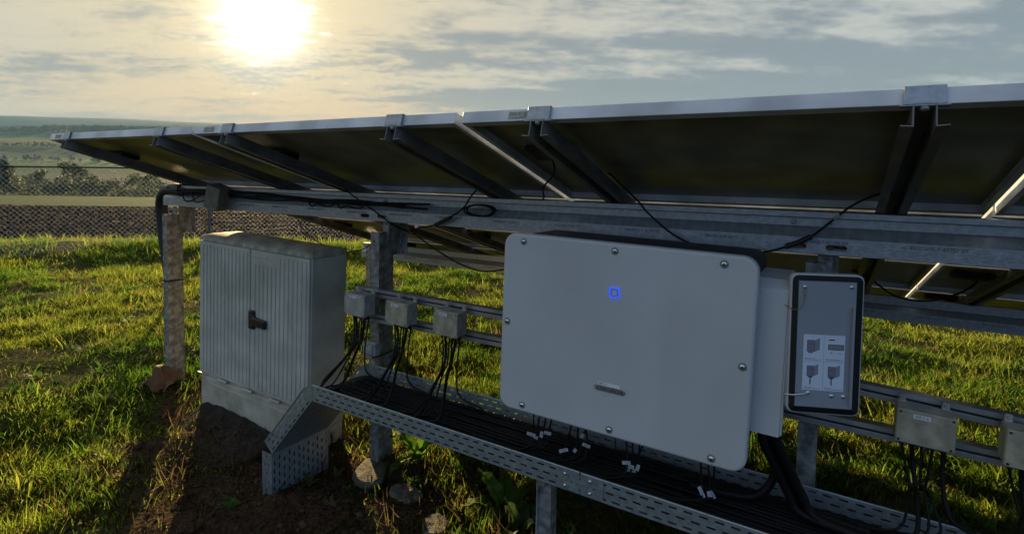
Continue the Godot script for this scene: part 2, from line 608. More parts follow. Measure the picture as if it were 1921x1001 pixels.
func make_land() -> void:
	var xs := steps([-120.0, 8.0, -24.0, 1.0, -15.0, 0.25, -5.4, 0.07, 1.2, 0.25, 6.0, 2.0, 20.0, 10.0, 120.0])
	var zs := steps([-60.0, 4.0, -22.0, 1.0, -13.0, 0.25, -5.0, 0.07, -0.4, 0.4, 4.0, 2.0, 20.0, 10.0, 120.0])
	struct_("ground", grid_mesh(xs, zs, func(u, v): return Vector3(u, ground_y(u, v), v),
		func(q, u, v):
			var s := soil(u, v)
			var n: float = 0.5 + 0.5 * noise_a.get_noise_2d(u * 30.0, v * 30.0)
			var turf := Color(0.070, 0.090, 0.028).lerp(Color(0.105, 0.095, 0.040), n)
			var earth := Color(0.070, 0.047, 0.031).lerp(Color(0.120, 0.080, 0.052), n)
			return turf.lerp(earth, s)), M.ground)
	# the ploughed field beyond the fence
	struct_("ploughed_field", grid_mesh(steps([-120.0, 6.0, -36.0, 0.5, -20.0, 0.2, 12.0, 3.0, 120.0]), steps([-0.1, 0.16, 14.0, 0.35, 42.0]),
		func(u, v):
			var q := at_dt(v, u)
			q.y += absf(noise_b.get_noise_2d(q.x * 60.0, q.z * 60.0)) * 0.22 + 0.05 * sin(v * 11.0 + noise_a.get_noise_2d(u * 8.0, v * 8.0) * 5.0) - 0.03
			return q,
		func(q, u, v):
			var n: float = 0.5 + 0.5 * noise_b.get_noise_2d(u * 55.0, v * 40.0)
			return Color(0.014, 0.010, 0.008).lerp(Color(0.028, 0.019, 0.015), n)), M.ground)
	var fan := func(u, v): return at_dt(v, u * (v + 30.0))
	var us := steps([-1.6, 0.2, -1.2, 0.04, 1.2, 0.2, 1.6])
	struct_("meadow", grid_mesh(us, steps([41.9, 3.0, 126.0, 8.0, 190.0]), fan,
		func(q, u, v): return Color(0.026, 0.062, 0.020).lerp(Color(0.040, 0.078, 0.028), 0.5 + 0.5 * noise_a.get_noise_2d(q.x, q.z))), M.far)
	struct_("valley", grid_mesh(us, steps([189.5, 20.0, 480.0, 40.0, 800.0]), fan,
		func(q, u, v): return Color(0.025, 0.048, 0.020).lerp(Color(0.045, 0.070, 0.028), 0.5 + 0.5 * noise_a.get_noise_2d(q.x * 0.4, q.z * 0.4))), M.far)
	# patchwork of fields on the far slope
	struct_("farmland", grid_mesh(us, steps([799.0, 40.0, 2000.0]), fan,
		func(q, u, v):
			var row := int((v + 90.0 * sin(u * 3.0)) / 170.0)
			var k := (row * 7 + int((u + 4.0) * (3.0 + row % 3)) * 5) % 5
			return [Color(0.030, 0.085, 0.022), Color(0.018, 0.042, 0.018), Color(0.042, 0.100, 0.026), Color(0.050, 0.060, 0.030), Color(0.024, 0.060, 0.022)][k]), M.far)
	struct_("hillside", grid_mesh(us, steps([1999.0, 80.0, 3400.0]), fan,
		func(q, u, v): return Color(0.022, 0.042, 0.022).lerp(Color(0.035, 0.065, 0.028), 0.5 + 0.5 * noise_a.get_noise_2d(q.x * 0.1, q.z * 0.1))), M.far)
	struct_("distant_hill", grid_mesh(us, steps([3390.0, 200.0, 6800.0]), fan, func(q, u, v): return Color(0.030, 0.050, 0.032)), M.far)

# ------------------------------------------------------------------ vegetation
class Leaves:
	var p := PackedVector3Array()
	var n := PackedVector3Array()
	var c := PackedColorArray()
	var i := PackedInt32Array()
	func fan4(a: Vector3, b: Vector3, cc: Vector3, d: Vector3, nn: Vector3, col: Color) -> void:
		var k := p.size()
		if (b - a).cross(cc - a).dot(nn) > 0.0:
			nn = -nn
		for v in [a, b, cc, d]:
			p.append(v)
			n.append(nn)
			c.append(col)
		i.append_array([k, k + 1, k + 2, k, k + 2, k + 3])
	func mesh() -> ArrayMesh:
		var arr := []
		arr.resize(Mesh.ARRAY_MAX)
		arr[Mesh.ARRAY_VERTEX] = p
		arr[Mesh.ARRAY_NORMAL] = n
		arr[Mesh.ARRAY_COLOR] = c
		arr[Mesh.ARRAY_INDEX] = i
		var m := ArrayMesh.new()
		m.add_surface_from_arrays(Mesh.PRIMITIVE_TRIANGLES, arr)
		return m

func blades(count: int, high: float, spread: float, wide: float, droop: float, col: Color, vary: float) -> ArrayMesh:
	var L := Leaves.new()
	for b in count:
		var a := rng.randf() * TAU
		var out := Vector3(cos(a), 0, sin(a))
		var side := Vector3(-sin(a + rng.randfn() * 0.5), 0, cos(a + rng.randfn() * 0.5))
		var base := Vector3(rng.randfn() * spread, -0.01, rng.randfn() * spread)
		var h := high * rng.randf_range(0.5, 1.15)
		var w := wide * rng.randf_range(0.6, 1.2)
		var lean := droop * rng.randf_range(0.25, 1.25)
		var k := rng.randf_range(1.0 - vary, 1.0 + vary)
		var cc := Color(col.r * k * rng.randf_range(0.9, 1.2), col.g * k, col.b * k * rng.randf_range(0.8, 1.2))
		var prev := base
		var n_seg := 3
		for s in n_seg:
			var f := float(s + 1) / n_seg
			var th := lean * f * 1.15
			var next := prev + (Vector3.UP * cos(th) + out * sin(th)) * h / n_seg
			var w0 := w * (1.0 - pow(float(s) / n_seg, 2.0))
			var w1 := w * (1.0 - pow(f, 2.0)) + 0.0004
			var nn := side.cross(next - prev).normalized()
			L.fan4(prev - side * w0 / 2, prev + side * w0 / 2, next + side * w1 / 2, next - side * w1 / 2, nn, cc)
			prev = next
	return L.mesh()

func scatter(called: String, mesh: Mesh, m: Material, places: Array, label: String, category: String) -> void:
	var mm := MultiMesh.new()
	mm.transform_format = MultiMesh.TRANSFORM_3D
	mm.use_colors = true
	mm.mesh = mesh
	mm.instance_count = places.size()
	for k in places.size():
		mm.set_instance_transform(k, places[k][0])
		mm.set_instance_color(k, places[k][1])
	var o := MultiMeshInstance3D.new()
	o.multimesh = mm
	o.material_override = m
	o.name = numbered(called)
	add_child(o)
	o.set_meta("kind", "stuff")
	tag(o, label, category)

func turned(at: Vector3, s: float, lean := 0.12) -> Transform3D:
	var b := Basis.from_euler(Vector3(rng.randfn() * lean, rng.randf() * TAU, rng.randfn() * lean)).scaled(Vector3.ONE * s)
	return Transform3D(b, at)

func make_grass() -> void:
	var kinds := [
		blades(16, 0.088, 0.036, 0.0062, 1.7, Color(1, 1, 1), 0.25),
		blades(15, 0.074, 0.055, 0.0062, 2.1, Color(1, 1, 1), 0.3),
		blades(12, 0.14, 0.036, 0.0070, 1.7, Color(1, 1, 1), 0.25)]
	var places := [[], [], []]
	var straw := []
	# nearer ground carries more and finer tufts
	for ring in [[1.2, 4.6, 620.0, 0.85], [4.6, 8.0, 400.0, 1.0], [8.0, 12.0, 230.0, 1.25], [12.0, 20.0, 110.0, 1.6]]:
		var area: float = deg_to_rad(118.0) / 2.0 * (ring[1] * ring[1] - ring[0] * ring[0])
		for k in int(area * ring[2]):
			var r := sqrt(rng.randf_range(ring[0] * ring[0], ring[1] * ring[1]))
			var a := deg_to_rad(rng.randf_range(-92.0, 26.0))
			var x := r * sin(a)
			var z := -r * cos(a)
			var d := behind(x, z)
			if d > 0.25:
				continue
			var s := soil(x, z)
			var patch := noise_a.get_noise_2d(x * 28.0, z * 28.0)
			var patch2 := noise_b.get_noise_2d(x * 14.0 + 90.0, z * 14.0)
			var keep := (1.0 - s * 0.88) * clampf(0.72 + patch * 1.9 + noise_b.get_noise_2d(x * 75.0, z * 75.0) * 1.1, 0.06, 1.0)
			# thinner in the lasting shade under the rack
			var shade := smoothstep(-1.9, -0.9, x) * smoothstep(-3.5, -3.0, z) * (1.0 - smoothstep(2.0, 3.0, z))
			keep *= 1.0 - 0.58 * shade
			if Vector2(x + 3.34, (z + 2.36) * 2.0).length() < 0.62 and absf(x + 3.34) < 0.6:
				continue
			if rng.randf() > keep:
				if rng.randf() < 0.10 + 0.22 * shade:
					straw.append([turned(Vector3(x, ground_y(x, z), z), rng.randf_range(0.6, 1.3), 0.5), Color(0.17, 0.135, 0.070) * rng.randf_range(0.6, 1.2)])
				continue
			var g := clampf(0.5 + patch2 * 1.3 + noise_a.get_noise_2d(x * 90.0, z * 90.0) * 0.7 + rng.randfn() * 0.18, 0, 1)
			var col := Color(0.098, 0.215, 0.026).lerp(Color(0.295, 0.345, 0.055), g)
			if rng.randf() < 0.06 + 0.16 * shade:
				col = Color(0.26, 0.20, 0.085)
			var kind := 0
			if patch < -0.12:
				kind = 1
			if rng.randf() < (0.10 + 0.35 * exp(-pow((d + 1.2) / 0.7, 2.0)) + 0.12 * maxf(patch2, 0.0)):
				kind = 2
			places[kind].append([turned(Vector3(x, ground_y(x, z), z), ring[3] * rng.randf_range(0.7, 1.25)), col])
	scatter("grass", kinds[0], M.leaf, places[0], "short green grass of the meadow lit from behind by the sun", "grass")
	scatter("grass", kinds[1], M.leaf, places[1], "flattened low grass in the hollows of the meadow", "grass")
	scatter("grass", kinds[2], M.leaf, places[2], "taller loose grass tufts standing above the meadow turf", "grass")
	# low broad-leaved weeds among the turf
	var weeds := []
	for k in 2600:
		var r := sqrt(rng.randf_range(1.5, 90.0))
		var a := deg_to_rad(rng.randf_range(-92.0, 26.0))
		var x := r * sin(a)
		var z := -r * cos(a)
		if behind(x, z) < -0.4 and noise_a.get_noise_2d(x * 50.0 + 200.0, z * 50.0) > 0.05 and not (absf(x + 3.34) < 0.62 and absf(z + 2.36) < 0.3):
			weeds.append([turned(Vector3(x, ground_y(x, z), z), rng.randf_range(0.7, 1.7), 0.15), Color(0.06, 0.14, 0.02).lerp(Color(0.15, 0.22, 0.04), rng.randf())])
	scatter("weeds", blades(9, 0.085, 0.012, 0.024, 1.9, Color(1, 1, 1), 0.25), M.leaf_big, weeds, "small broad-leaved weeds scattered through the turf", "weeds")
	# dry stalks lying about on the bare earth
	for k in 800:
		var x := rng.randf_range(-4.6, 1.2)
		var z := rng.randf_range(-3.4, -1.0)
		if soil(x, z) > 0.4 or x > -1.6:
			straw.append([turned(Vector3(x, ground_y(x, z) + 0.004, z), rng.randf_range(0.7, 1.7), 0.35), Color(0.12, 0.095, 0.058) * rng.randf_range(0.4, 1.1)])
	scatter("dry_grass", blades(7, 0.15, 0.06, 0.0035, 2.0, Color(1, 1, 1), 0.3), M.leaf, straw, "pale dry grass stalks lying on the bare earth and in the turf", "dry grass")
	# crumbs of earth
	var crumbs := []
	for k in 2600:
		var x := rng.randf_range(-4.6, -0.6)
		var z := rng.randf_range(-3.0, -0.8)
		if rng.randf() < soil(x, z) + 0.08:
			var s := rng.randf_range(0.004, 0.014) * (1.9 if rng.randf() < 0.06 else 1.0)
			crumbs.append([turned(Vector3(x, ground_y(x, z) + s * 0.2, z), s, 0.8), Color(0.060, 0.040, 0.028) * rng.randf_range(0.6, 1.4)])
	scatter("earth_crumbs", clod_mesh(2), M.clod, crumbs, "crumbs of brown earth and pebbles in front of the cabinet", "earth")
	# clods and straw bits of the ploughed field
	var clods := []
	var bits := []
	for k in 17000:
		var d := pow(rng.randf(), 1.5) * 41.0 + 0.15
		var t := rng.randf_range(-1.1, 6.0) + 9.0 + (d + 13.0) * rng.randf_range(-0.92, -0.15) - 4.0
		var q := at_dt(d, t, 0.05)
		var s := rng.randf_range(0.025, 0.07) * (1.0 + d * 0.02)
		clods.append([turned(q, s, 1.0), Color(0.013, 0.009, 0.0075).lerp(Color(0.036, 0.0245, 0.0195), pow(rng.randf(), 2.5))])
		if k % 12 == 0:
			bits.append([turned(at_dt(d, t + 0.1, 0.06), 0.7 + d * 0.02, 0.4), Color(0.20, 0.15, 0.10)])
	scatter("clods", clod_mesh(1), M.clod, clods, "rough brown clods of the ploughed field beyond the fence", "clods")
	scatter("stubble", blades(5, 0.13, 0.06, 0.009, 1.8, Color(1, 1, 1), 0.3), M.leaf, bits, "pale bits of stubble lying between the clods of the field", "stubble")

func clod_mesh(sd: int) -> ArrayMesh:
	var n := FastNoiseLite.new()
	n.seed = sd
	n.frequency = 0.9
	var st := mb()
	st.set_smooth_group(FLAT)
	var P := func(i: int, j: int) -> Vector3:
		var v := Vector3(sin(PI * i / 4) * cos(TAU * j / 7), cos(PI * i / 4) * 0.7, sin(PI * i / 4) * sin(TAU * j / 7))
		return v * (1.0 + 0.5 * n.get_noise_3dv(v * 1.4))
	for i in 4:
		for j in 7:
			var a: Vector3 = P.call(i, j)
			var b: Vector3 = P.call(i + 1, j)
			var c: Vector3 = P.call(i + 1, (j + 1) % 7)
			var d: Vector3 = P.call(i, (j + 1) % 7)
			if i < 3:
				tri(st, a, b, c, b)
			if i > 0:
				tri(st, a, c, d, a)
	return done(st)

func long_leaf(length: float, wide: float, bend: float, wave: float) -> ArrayMesh:
	# a dock leaf: broad, wavy edged, folded along the rib; grows from the origin along +z and droops
	var L := Leaves.new()
	var n := 9
	var pos := Vector3.ZERO
	var rows := []
	for i in n + 1:
		var f := float(i) / n
		var th := 0.95 - bend * f
		var w := wide * pow(sin(PI * clampf(0.06 + f * 0.94, 0, 1)), 0.65) * (0.16 if f < 0.16 else 1.0)
		var ripple := wave * sin(f * 23.0)
		rows.append([pos, w, ripple, th])
		pos += Vector3(0, sin(th), cos(th)) * length / n
	for i in n:
		var a: Array = rows[i]
		var b: Array = rows[i + 1]
		for s in [-1.0, 1.0]:
			var k := rng.randf_range(0.85, 1.15)
			var p0: Vector3 = a[0]
			var p1: Vector3 = b[0]
			var up0 := Vector3(0, cos(a[3]), -sin(a[3]))
			var e0: Vector3 = p0 + Vector3(s * a[1] / 2, 0, 0) + up0 * (a[1] * 0.18 + a[2] * s)
			var e1: Vector3 = p1 + Vector3(s * b[1] / 2, 0, 0) + up0 * (b[1] * 0.18 + b[2] * s)
			L.fan4(p0, e0, e1, p1, (e0 - p0).cross(p1 - p0).normalized(), Color(k, k, k))
		L.fan4(a[0] + Vector3(-0.003, 0.001, 0), a[0] + Vector3(0.003, 0.001, 0), b[0] + Vector3(0.002, 0.001, 0), b[0] + Vector3(-0.002, 0.001, 0), Vector3.UP, Color(1.5, 1.3, 1.3))
	return L.mesh()

func dock(at: Vector2, count: int, size: float, col: Color, label: String, first := 0.0, arc := TAU) -> void:
	var y := ground_y(at.x, at.y)
	var t := thing("dock_plant", label, "plant", Vector3(at.x, y, at.y))
	var m: StandardMaterial3D = M.leaf_big.duplicate()
	m.albedo_color = col.linear_to_srgb()
	for k in count:
		var o := put("leaf", long_leaf(size * rng.randf_range(0.65, 1.1), size * rng.randf_range(0.26, 0.36), rng.randf_range(0.7, 1.7), 0.012), m, t)
		o.rotation = Vector3(rng.randf_range(-0.45, 0.15), first + arc * (k + rng.randf_range(-0.2, 0.2)) / count, rng.randfn() * 0.2)

# ------------------------------------------------------------------ trees far off
func crown(high: float, wide: float, n: int, size: float, col: Color, pointed: bool) -> ArrayMesh:
	var L := Leaves.new()
	var clumps := []
	for k in 13:
		var f := rng.randf_range(0.22, 0.95)
		var r := wide / 2.0 * (1.0 - f if pointed else sqrt(maxf(0.05, 1.0 - pow(f * 1.9 - 1.1, 2.0))))
		var a := rng.randf() * TAU
		clumps.append([Vector3(cos(a) * r * rng.randf_range(0.2, 0.85), high * f, sin(a) * r * rng.randf_range(0.2, 0.85)), wide * rng.randf_range(0.13, 0.24), rng.randf_range(0.65, 1.35)])
	for k in n:
		var c: Array = clumps[rng.randi() % clumps.size()]
		var v: Vector3 = Vector3(rng.randfn(), rng.randfn() * 0.8, rng.randfn()).normalized() * c[1] * rng.randf_range(0.5, 1.05)
		var at: Vector3 = c[0] + v
		var u := Vector3(rng.randfn(), rng.randfn(), rng.randfn()).normalized()
		var w := u.cross(Vector3(rng.randfn(), rng.randfn(), rng.randfn()).normalized()).normalized()
		var s := size * rng.randf_range(0.6, 1.3)
		var kk: float = c[2] * rng.randf_range(0.8, 1.2)
		L.fan4(at - u * s - w * s * 0.3, at + w * s * 0.6, at + u * s + w * s * 0.2, at - w * s * 0.6, (v.normalized() + u.cross(w) * 0.5).normalized(), Color(col.r * kk, col.g * kk, col.b * kk))
	return L.mesh()

func limbs(high: float, thick: float) -> ArrayMesh:
	var st := mb()
	var top := Vector3(rng.randfn() * 0.03, 0.7, rng.randfn() * 0.03) * high
	var path := smooth_path([Vector3(0, -0.4, 0), Vector3(rng.randfn() * 0.015, 0.35, rng.randfn() * 0.015) * high, top], 3)
	var rings := []
	for i in path.size():
		var ring := PackedVector3Array()
		for k in 7:
			ring.append(path[i] + Vector3(cos(TAU * k / 7), 0, sin(TAU * k / 7)) * thick * (1.0 - 0.75 * i / (path.size() - 1)))
		rings.append(ring)
	loft(st, rings)
	for k in 5:
		var a := rng.randf() * TAU
		var from := Vector3(0, high * rng.randf_range(0.22, 0.55), 0)
		tube(st, PackedVector3Array([from, from + Vector3(cos(a), 0.7, sin(a)) * high * 0.12, from + Vector3(cos(a), 1.0, sin(a)) * high * 0.22]), thick * 0.3, 5)
	return done(st)

func make_trees() -> void:
	var kinds := [
		["tree", 12.0, 9.0, 1500, 0.34, Color(0.075, 0.115, 0.035), false],
		["tree", 10.0, 8.5, 1400, 0.32, Color(0.105, 0.135, 0.042), false],
		["tree", 11.0, 7.0, 900, 0.30, Color(0.15, 0.10, 0.05), false],
		["conifer", 14.0, 6.5, 1500, 0.36, Color(0.028, 0.045, 0.024), true],
		["bush", 5.0, 6.0, 900, 0.26, Color(0.13, 0.155, 0.045), false]]
	var protos := []
	for k in kinds:
		protos.append([crown(k[1], k[2], k[3], k[4], k[5], k[6]), limbs(k[1], 0.022 * k[1])])
	# kind, d, t, scale, label, group
	# side: 0 at the left edge of what the photograph shows of the valley, 1 where the panels hide it
	var across := func(d: float, side: float) -> float: return -0.887 * (d + 13.0) * 0.922 + 10.4 + side * 0.32 * (d + 13.0)
	var list := [
		[3, 104.0, across.call(104.0, -0.03), 0.80, "tall dark conifer standing alone at the left edge behind the fence", ""],
		[3, 110.0, across.call(110.0, 0.075), 0.56, "smaller dark conifer right beside the tall one beyond the fence", ""]]
	for k in 15:
		var d := 138.0 + rng.randf_range(0, 26)
		list.append([4 if k % 3 != 2 else 1, d, across.call(d, -0.08 + k * 0.062), rng.randf_range(0.75, 1.25) * (1.0 if k < 11 else 0.7), "yellow green bush in the row along the foot of the meadow", "bushes along the foot of the meadow"])
	for k in 12:
		var d := 205.0 + rng.randf_range(-10, 35)
		list.append([0 if k % 2 == 0 else 1, d, across.call(d, -0.1 + k * 0.085), rng.randf_range(0.85, 1.2), "green valley tree rising behind the row of bushes", "green trees in the valley"])
	for k in 11:
		var d := 420.0 + rng.randf_range(-20, 50)
		list.append([2 if k % 3 != 1 else 0, d, across.call(d, 0.1 + k * 0.10 + rng.randf_range(-0.03, 0.03)), rng.randf_range(1.3, 2.0), "autumn tinted tree in the valley below the far fields", "autumn trees in the valley"])
	for q in list:
		var at := at_dt(q[1], q[2], -0.2)
		var k: int = q[0]
		var t := thing(kinds[k][0], q[4], "bush" if k == 4 else "tree", at, q[5], Basis(Vector3.UP, rng.randf() * TAU).scaled(Vector3.ONE * q[3]))
		put("trunk", protos[k][1], M.bark, t)
		put("crown", protos[k][0], M.tree_leaf, t)
	# woods on the ridge and hedges between the far fields: nobody could count them
	var wood := []
	for k in 2600:
		var d := rng.randf_range(2050.0, 2500.0)
		var u := rng.randf_range(-1.3, 0.6)
		if noise_a.get_noise_2d(u * 60.0, d * 0.02) > -0.12:
			wood.append([turned(at_dt(d, u * (d + 30.0), -1.0), rng.randf_range(1.3, 2.2), 0.0), Color(0.030, 0.052, 0.028) * rng.randf_range(0.7, 1.3)])
	for h in [[860.0, 0.02], [1010.0, -0.05], [1200.0, 0.04], [1420.0, -0.03], [1650.0, 0.05]]:
		for k in 150:
			var u := rng.randf_range(-1.0, 0.3)
			if noise_a.get_noise_2d(u * 40.0, h[0]) > -0.05:
				var d: float = h[0] + u * h[0] * h[1] * 4.0
				wood.append([turned(at_dt(d, u * (d + 30.0), -0.5), rng.randf_range(0.7, 1.5), 0.0), Color(0.034, 0.060, 0.028) * rng.randf_range(0.7, 1.3)])
	scatter("distant_woods", crown(9.0, 9.0, 130, 1.0, Color(1, 1, 1), false), M.tree_leaf, wood, "hazy woods and hedgerows on the far slopes across the valley", "woods")

# ------------------------------------------------------------------ fence
func make_fence() -> void:
	var a := Vector3(-15.3, 0, -0.9)
	var dir := Vector3(0.575, 0, -0.818)
	var length := 15.2
	var t := thing("chain_link_fence", "wire mesh fence with dark posts between the meadow and the ploughed field", "fence", a)
	var y_at := func(l: float) -> float: return ground_y(a.x + dir.x * l, a.z + dir.z * l)
	for k in range(-1, 4):
		var l := 0.02 + 0.37 + 3.42 * (k + 0.96) - 0.12
		var st := mb()
		tube(st, PackedVector3Array([dir * l + Vector3(0, y_at.call(l) - 0.2, 0), dir * l + Vector3(0, 1.0, 0), dir * l + Vector3(0, 2.02, 0)]), 0.03, 9)
		put("post", done(st), M.fence_post, t)
	for h in [1.97, 1.735, 0.10]:
		var st := mb()
		var pts := PackedVector3Array()
		for k in 24:
			pts.append(dir * (length * k / 23.0) + Vector3(0.0, h + 0.010 * sin(k * 0.9), 0) + dir.cross(Vector3.UP) * 0.012)
		tube(st, pts, 0.016 if h == 1.735 else 0.004, 6)
		put("black_line" if h == 1.735 else "tension_wire", done(st), M.plastic_black if h == 1.735 else M.wire, t)
	# the mesh itself: zigzag wires hooked into their neighbours
	var L := Leaves.new()
	var s := 0.045
	var side := dir.cross(Vector3.UP)
	var r := 0.0022
	var cols := int(length / s)
	var rows := int(1.95 / s)
	for c in cols:
		for k in rows:
			var flip := float((k + c) % 2)
			var p0 := dir * (s * (c + flip)) + Vector3(0, 0.03 + k * s, 0) + side * (0.002 if k % 2 == 0 else -0.002)
			var p1 := dir * (s * (c + 1.0 - flip)) + Vector3(0, 0.03 + (k + 1) * s, 0) + side * (-0.002 if k % 2 == 0 else 0.002)
			var ax := (p1 - p0).normalized()
			var u := ax.cross(side).normalized()
			var v := u.cross(ax)
			for q in 4:
				var w0 := TAU * q / 4
				var w1 := TAU * (q + 1) / 4
				var e0 := u * cos(w0) + v * sin(w0)
				var e1 := u * cos(w1) + v * sin(w1)
				L.fan4(p0 + e0 * r, p1 + e0 * r, p1 + e1 * r, p0 + e1 * r, (e0 + e1).normalized(), Color.WHITE)
	var o := put("wire_mesh", L.mesh(), M.wire, t)
	o.set_meta("kind", "stuff")

# ------------------------------------------------------------------ the array
func slope_basis() -> Basis:
	return Basis(Vector3(1, 0, 0), Vector3(0, cos(TILT), -sin(TILT)), Vector3(0, sin(TILT), cos(TILT)))

func make_panels() -> void:
	var w := 1.620
	var l := 0.971
	# frame: outer walls and inner lips
	var fr := mb()
	for q in [[Vector3(w / 2, 0.021, -0.005), Vector3(w, 0.042, 0.010)], [Vector3(w / 2, 0.021, -l + 0.005), Vector3(w, 0.042, 0.010)],
			[Vector3(0.005, 0.021, -l / 2), Vector3(0.010, 0.042, l - 0.020)], [Vector3(w - 0.005, 0.021, -l / 2), Vector3(0.010, 0.042, l - 0.020)]]:
		box(fr, Transform3D(Basis(), q[0]), q[1], 0.0012)
	for q in [[Vector3(w / 2, 0.0016, -0.021), Vector3(w - 0.022, 0.0028, 0.022)], [Vector3(w / 2, 0.0016, -l + 0.021), Vector3(w - 0.022, 0.0028, 0.022)],
			[Vector3(0.014, 0.0016, -l / 2), Vector3(0.008, 0.0028, l - 0.066)], [Vector3(w - 0.014, 0.0016, -l / 2), Vector3(0.008, 0.0028, l - 0.066)]]:
		box(fr, Transform3D(Basis(), q[0]), q[1], 0.0)
	var frame := done(fr)
	var back := boxm(Vector3(w / 2, 0.0345, -l / 2), Vector3(w - 0.022, 0.002, l - 0.022), 0.0)
	var glass := boxm(Vector3(w / 2, 0.0385, -l / 2), Vector3(w - 0.022, 0.005, l - 0.022), 0.0)
	var jst := mb()
	box(jst, Transform3D(Basis(), Vector3(0, 0.020, 0)), Vector3(0.19, 0.026, 0.12), 0.008)
	box(jst, Transform3D(Basis(), Vector3(0, 0.005, 0)), Vector3(0.15, 0.006, 0.09), 0.003)
	var jbox := done(jst)
	var row_words := ["top", "second", "third", "lowest"]
	var col_words := ["leftmost", "second from left", "third from left", "fourth from left", "rightmost"]
	for row in 4:
		for col in 5:
			var at := Vector3(-4.476 + 1.65 * col + 0.015, TOP_Y, TOP_Z) + slope_basis() * Vector3(0, 0, -row * 1.0)
			var t := thing("solar_panel", "framed solar panel in the %s row of the rack, %s" % [row_words[row], col_words[col]], "solar panel", at, "solar panels on the rack", slope_basis())
			put("frame", frame, M.frame, t)
			put("backsheet", back, M.backsheet, t)
			put("cell_glass", glass, M.glass, t)
			var j := put("junction_box", jbox, M.plastic_black, t)
			j.position = Vector3(0.18, 0, -0.36)
			if row == 0 and col >= 0:
				var s := put("sticker", boxm(Vector3(0.235 if col == 2 else 0.12, 0.020, 0.0006), Vector3(0.085, 0.026, 0.001), 0.0), M.boxgrey, t)
				var bars := mb()
				for k in 7:
					box(bars, Transform3D(Basis(), Vector3((0.235 if col == 2 else 0.12) - 0.034 + k * 0.006 + (k % 3) * 0.0015, 0.024, 0.0014)), Vector3(0.0022 + (k % 2) * 0.0012, 0.010, 0.0006), 0.0)
				box(bars, Transform3D(Basis(), Vector3((0.235 if col == 2 else 0.12) + 0.026, 0.022, 0.0014)), Vector3(0.018, 0.013, 0.0006), 0.0)
				box(bars, Transform3D(Basis(), Vector3((0.235 if col == 2 else 0.12) - 0.004, 0.012, 0.0014)), Vector3(0.052, 0.0025, 0.0006), 0.0)
				put("barcode", done(bars), M.plate, s)

func purlin(t: Node3D, z: float, top: float, x0: float, x1: float, slots: Array, spare: Array) -> void:
	var p := Node3D.new()
	p.name = "purlin"
	t.add_child(p, true)
	var st := mb()
	var upper := [Vector2(z - 0.075, top - 0.012), Vector2(z - 0.075, top), Vector2(z - 0.004, top), Vector2(z - 0.004, top - 0.017), Vector2(z - 0.034, top - 0.022), Vector2(z - 0.034, top - 0.054), Vector2(z - 0.025, top - 0.060), Vector2(z - 0.0015, top - 0.094)]
	var xf := along_x()
	extrude(st, sheet_outline(upper, 0.003), xf, x0, x1)
	var lower := [Vector2(z - 0.0015, top - 0.152), Vector2(z - 0.075, top - 0.152), Vector2(z - 0.075, top - 0.138)]
	extrude(st, sheet_outline(lower, 0.003), xf, x0, x1)
	# front web with its slots cut out
	var a := x0
	var cuts := slots.duplicate()
	cuts.sort()
	for c in cuts:
		plain_cell(st, Vector3(a, top - 0.1535, z), Vector3(c - 0.045 - a, 0, 0), Vector3(0, 0.060, 0), 0.003)
		slot_cell(st, Vector3(c - 0.045, top - 0.1535, z), Vector3(0.09, 0, 0), Vector3(0, 0.060, 0), 0.045, 0.026, 0.068, 0.021, 0.003)
		a = c + 0.045
	plain_cell(st, Vector3(a, top - 0.1535, z), Vector3(x1 - a, 0, 0), Vector3(0, 0.060, 0), 0.003)
	put("web", done(st), M.galv, p)
	for c in spare:
		var bs := mb()
		disc(bs, Transform3D(Basis(), Vector3(c, top - 0.038, z - 0.0325)), 0.012, 0.005, 6, 0.002)
		put("bolt", done(bs), M.galv_old, p)
	var k := 0
	var x := x0 + 0.35
	while x < x1 - 0.3:
		var o := put("stamped_print", writing("—  39029406 P.45797 DT" if k % 2 == 0 else "—  30020496 P.45797 DT", 0.0125, 0.0004), M.ink, p)
		o.position = Vector3(x, top - 0.110 + 0.002 * sin(k * 2.1), z + 0.0006)
		x += 0.345
		k += 1

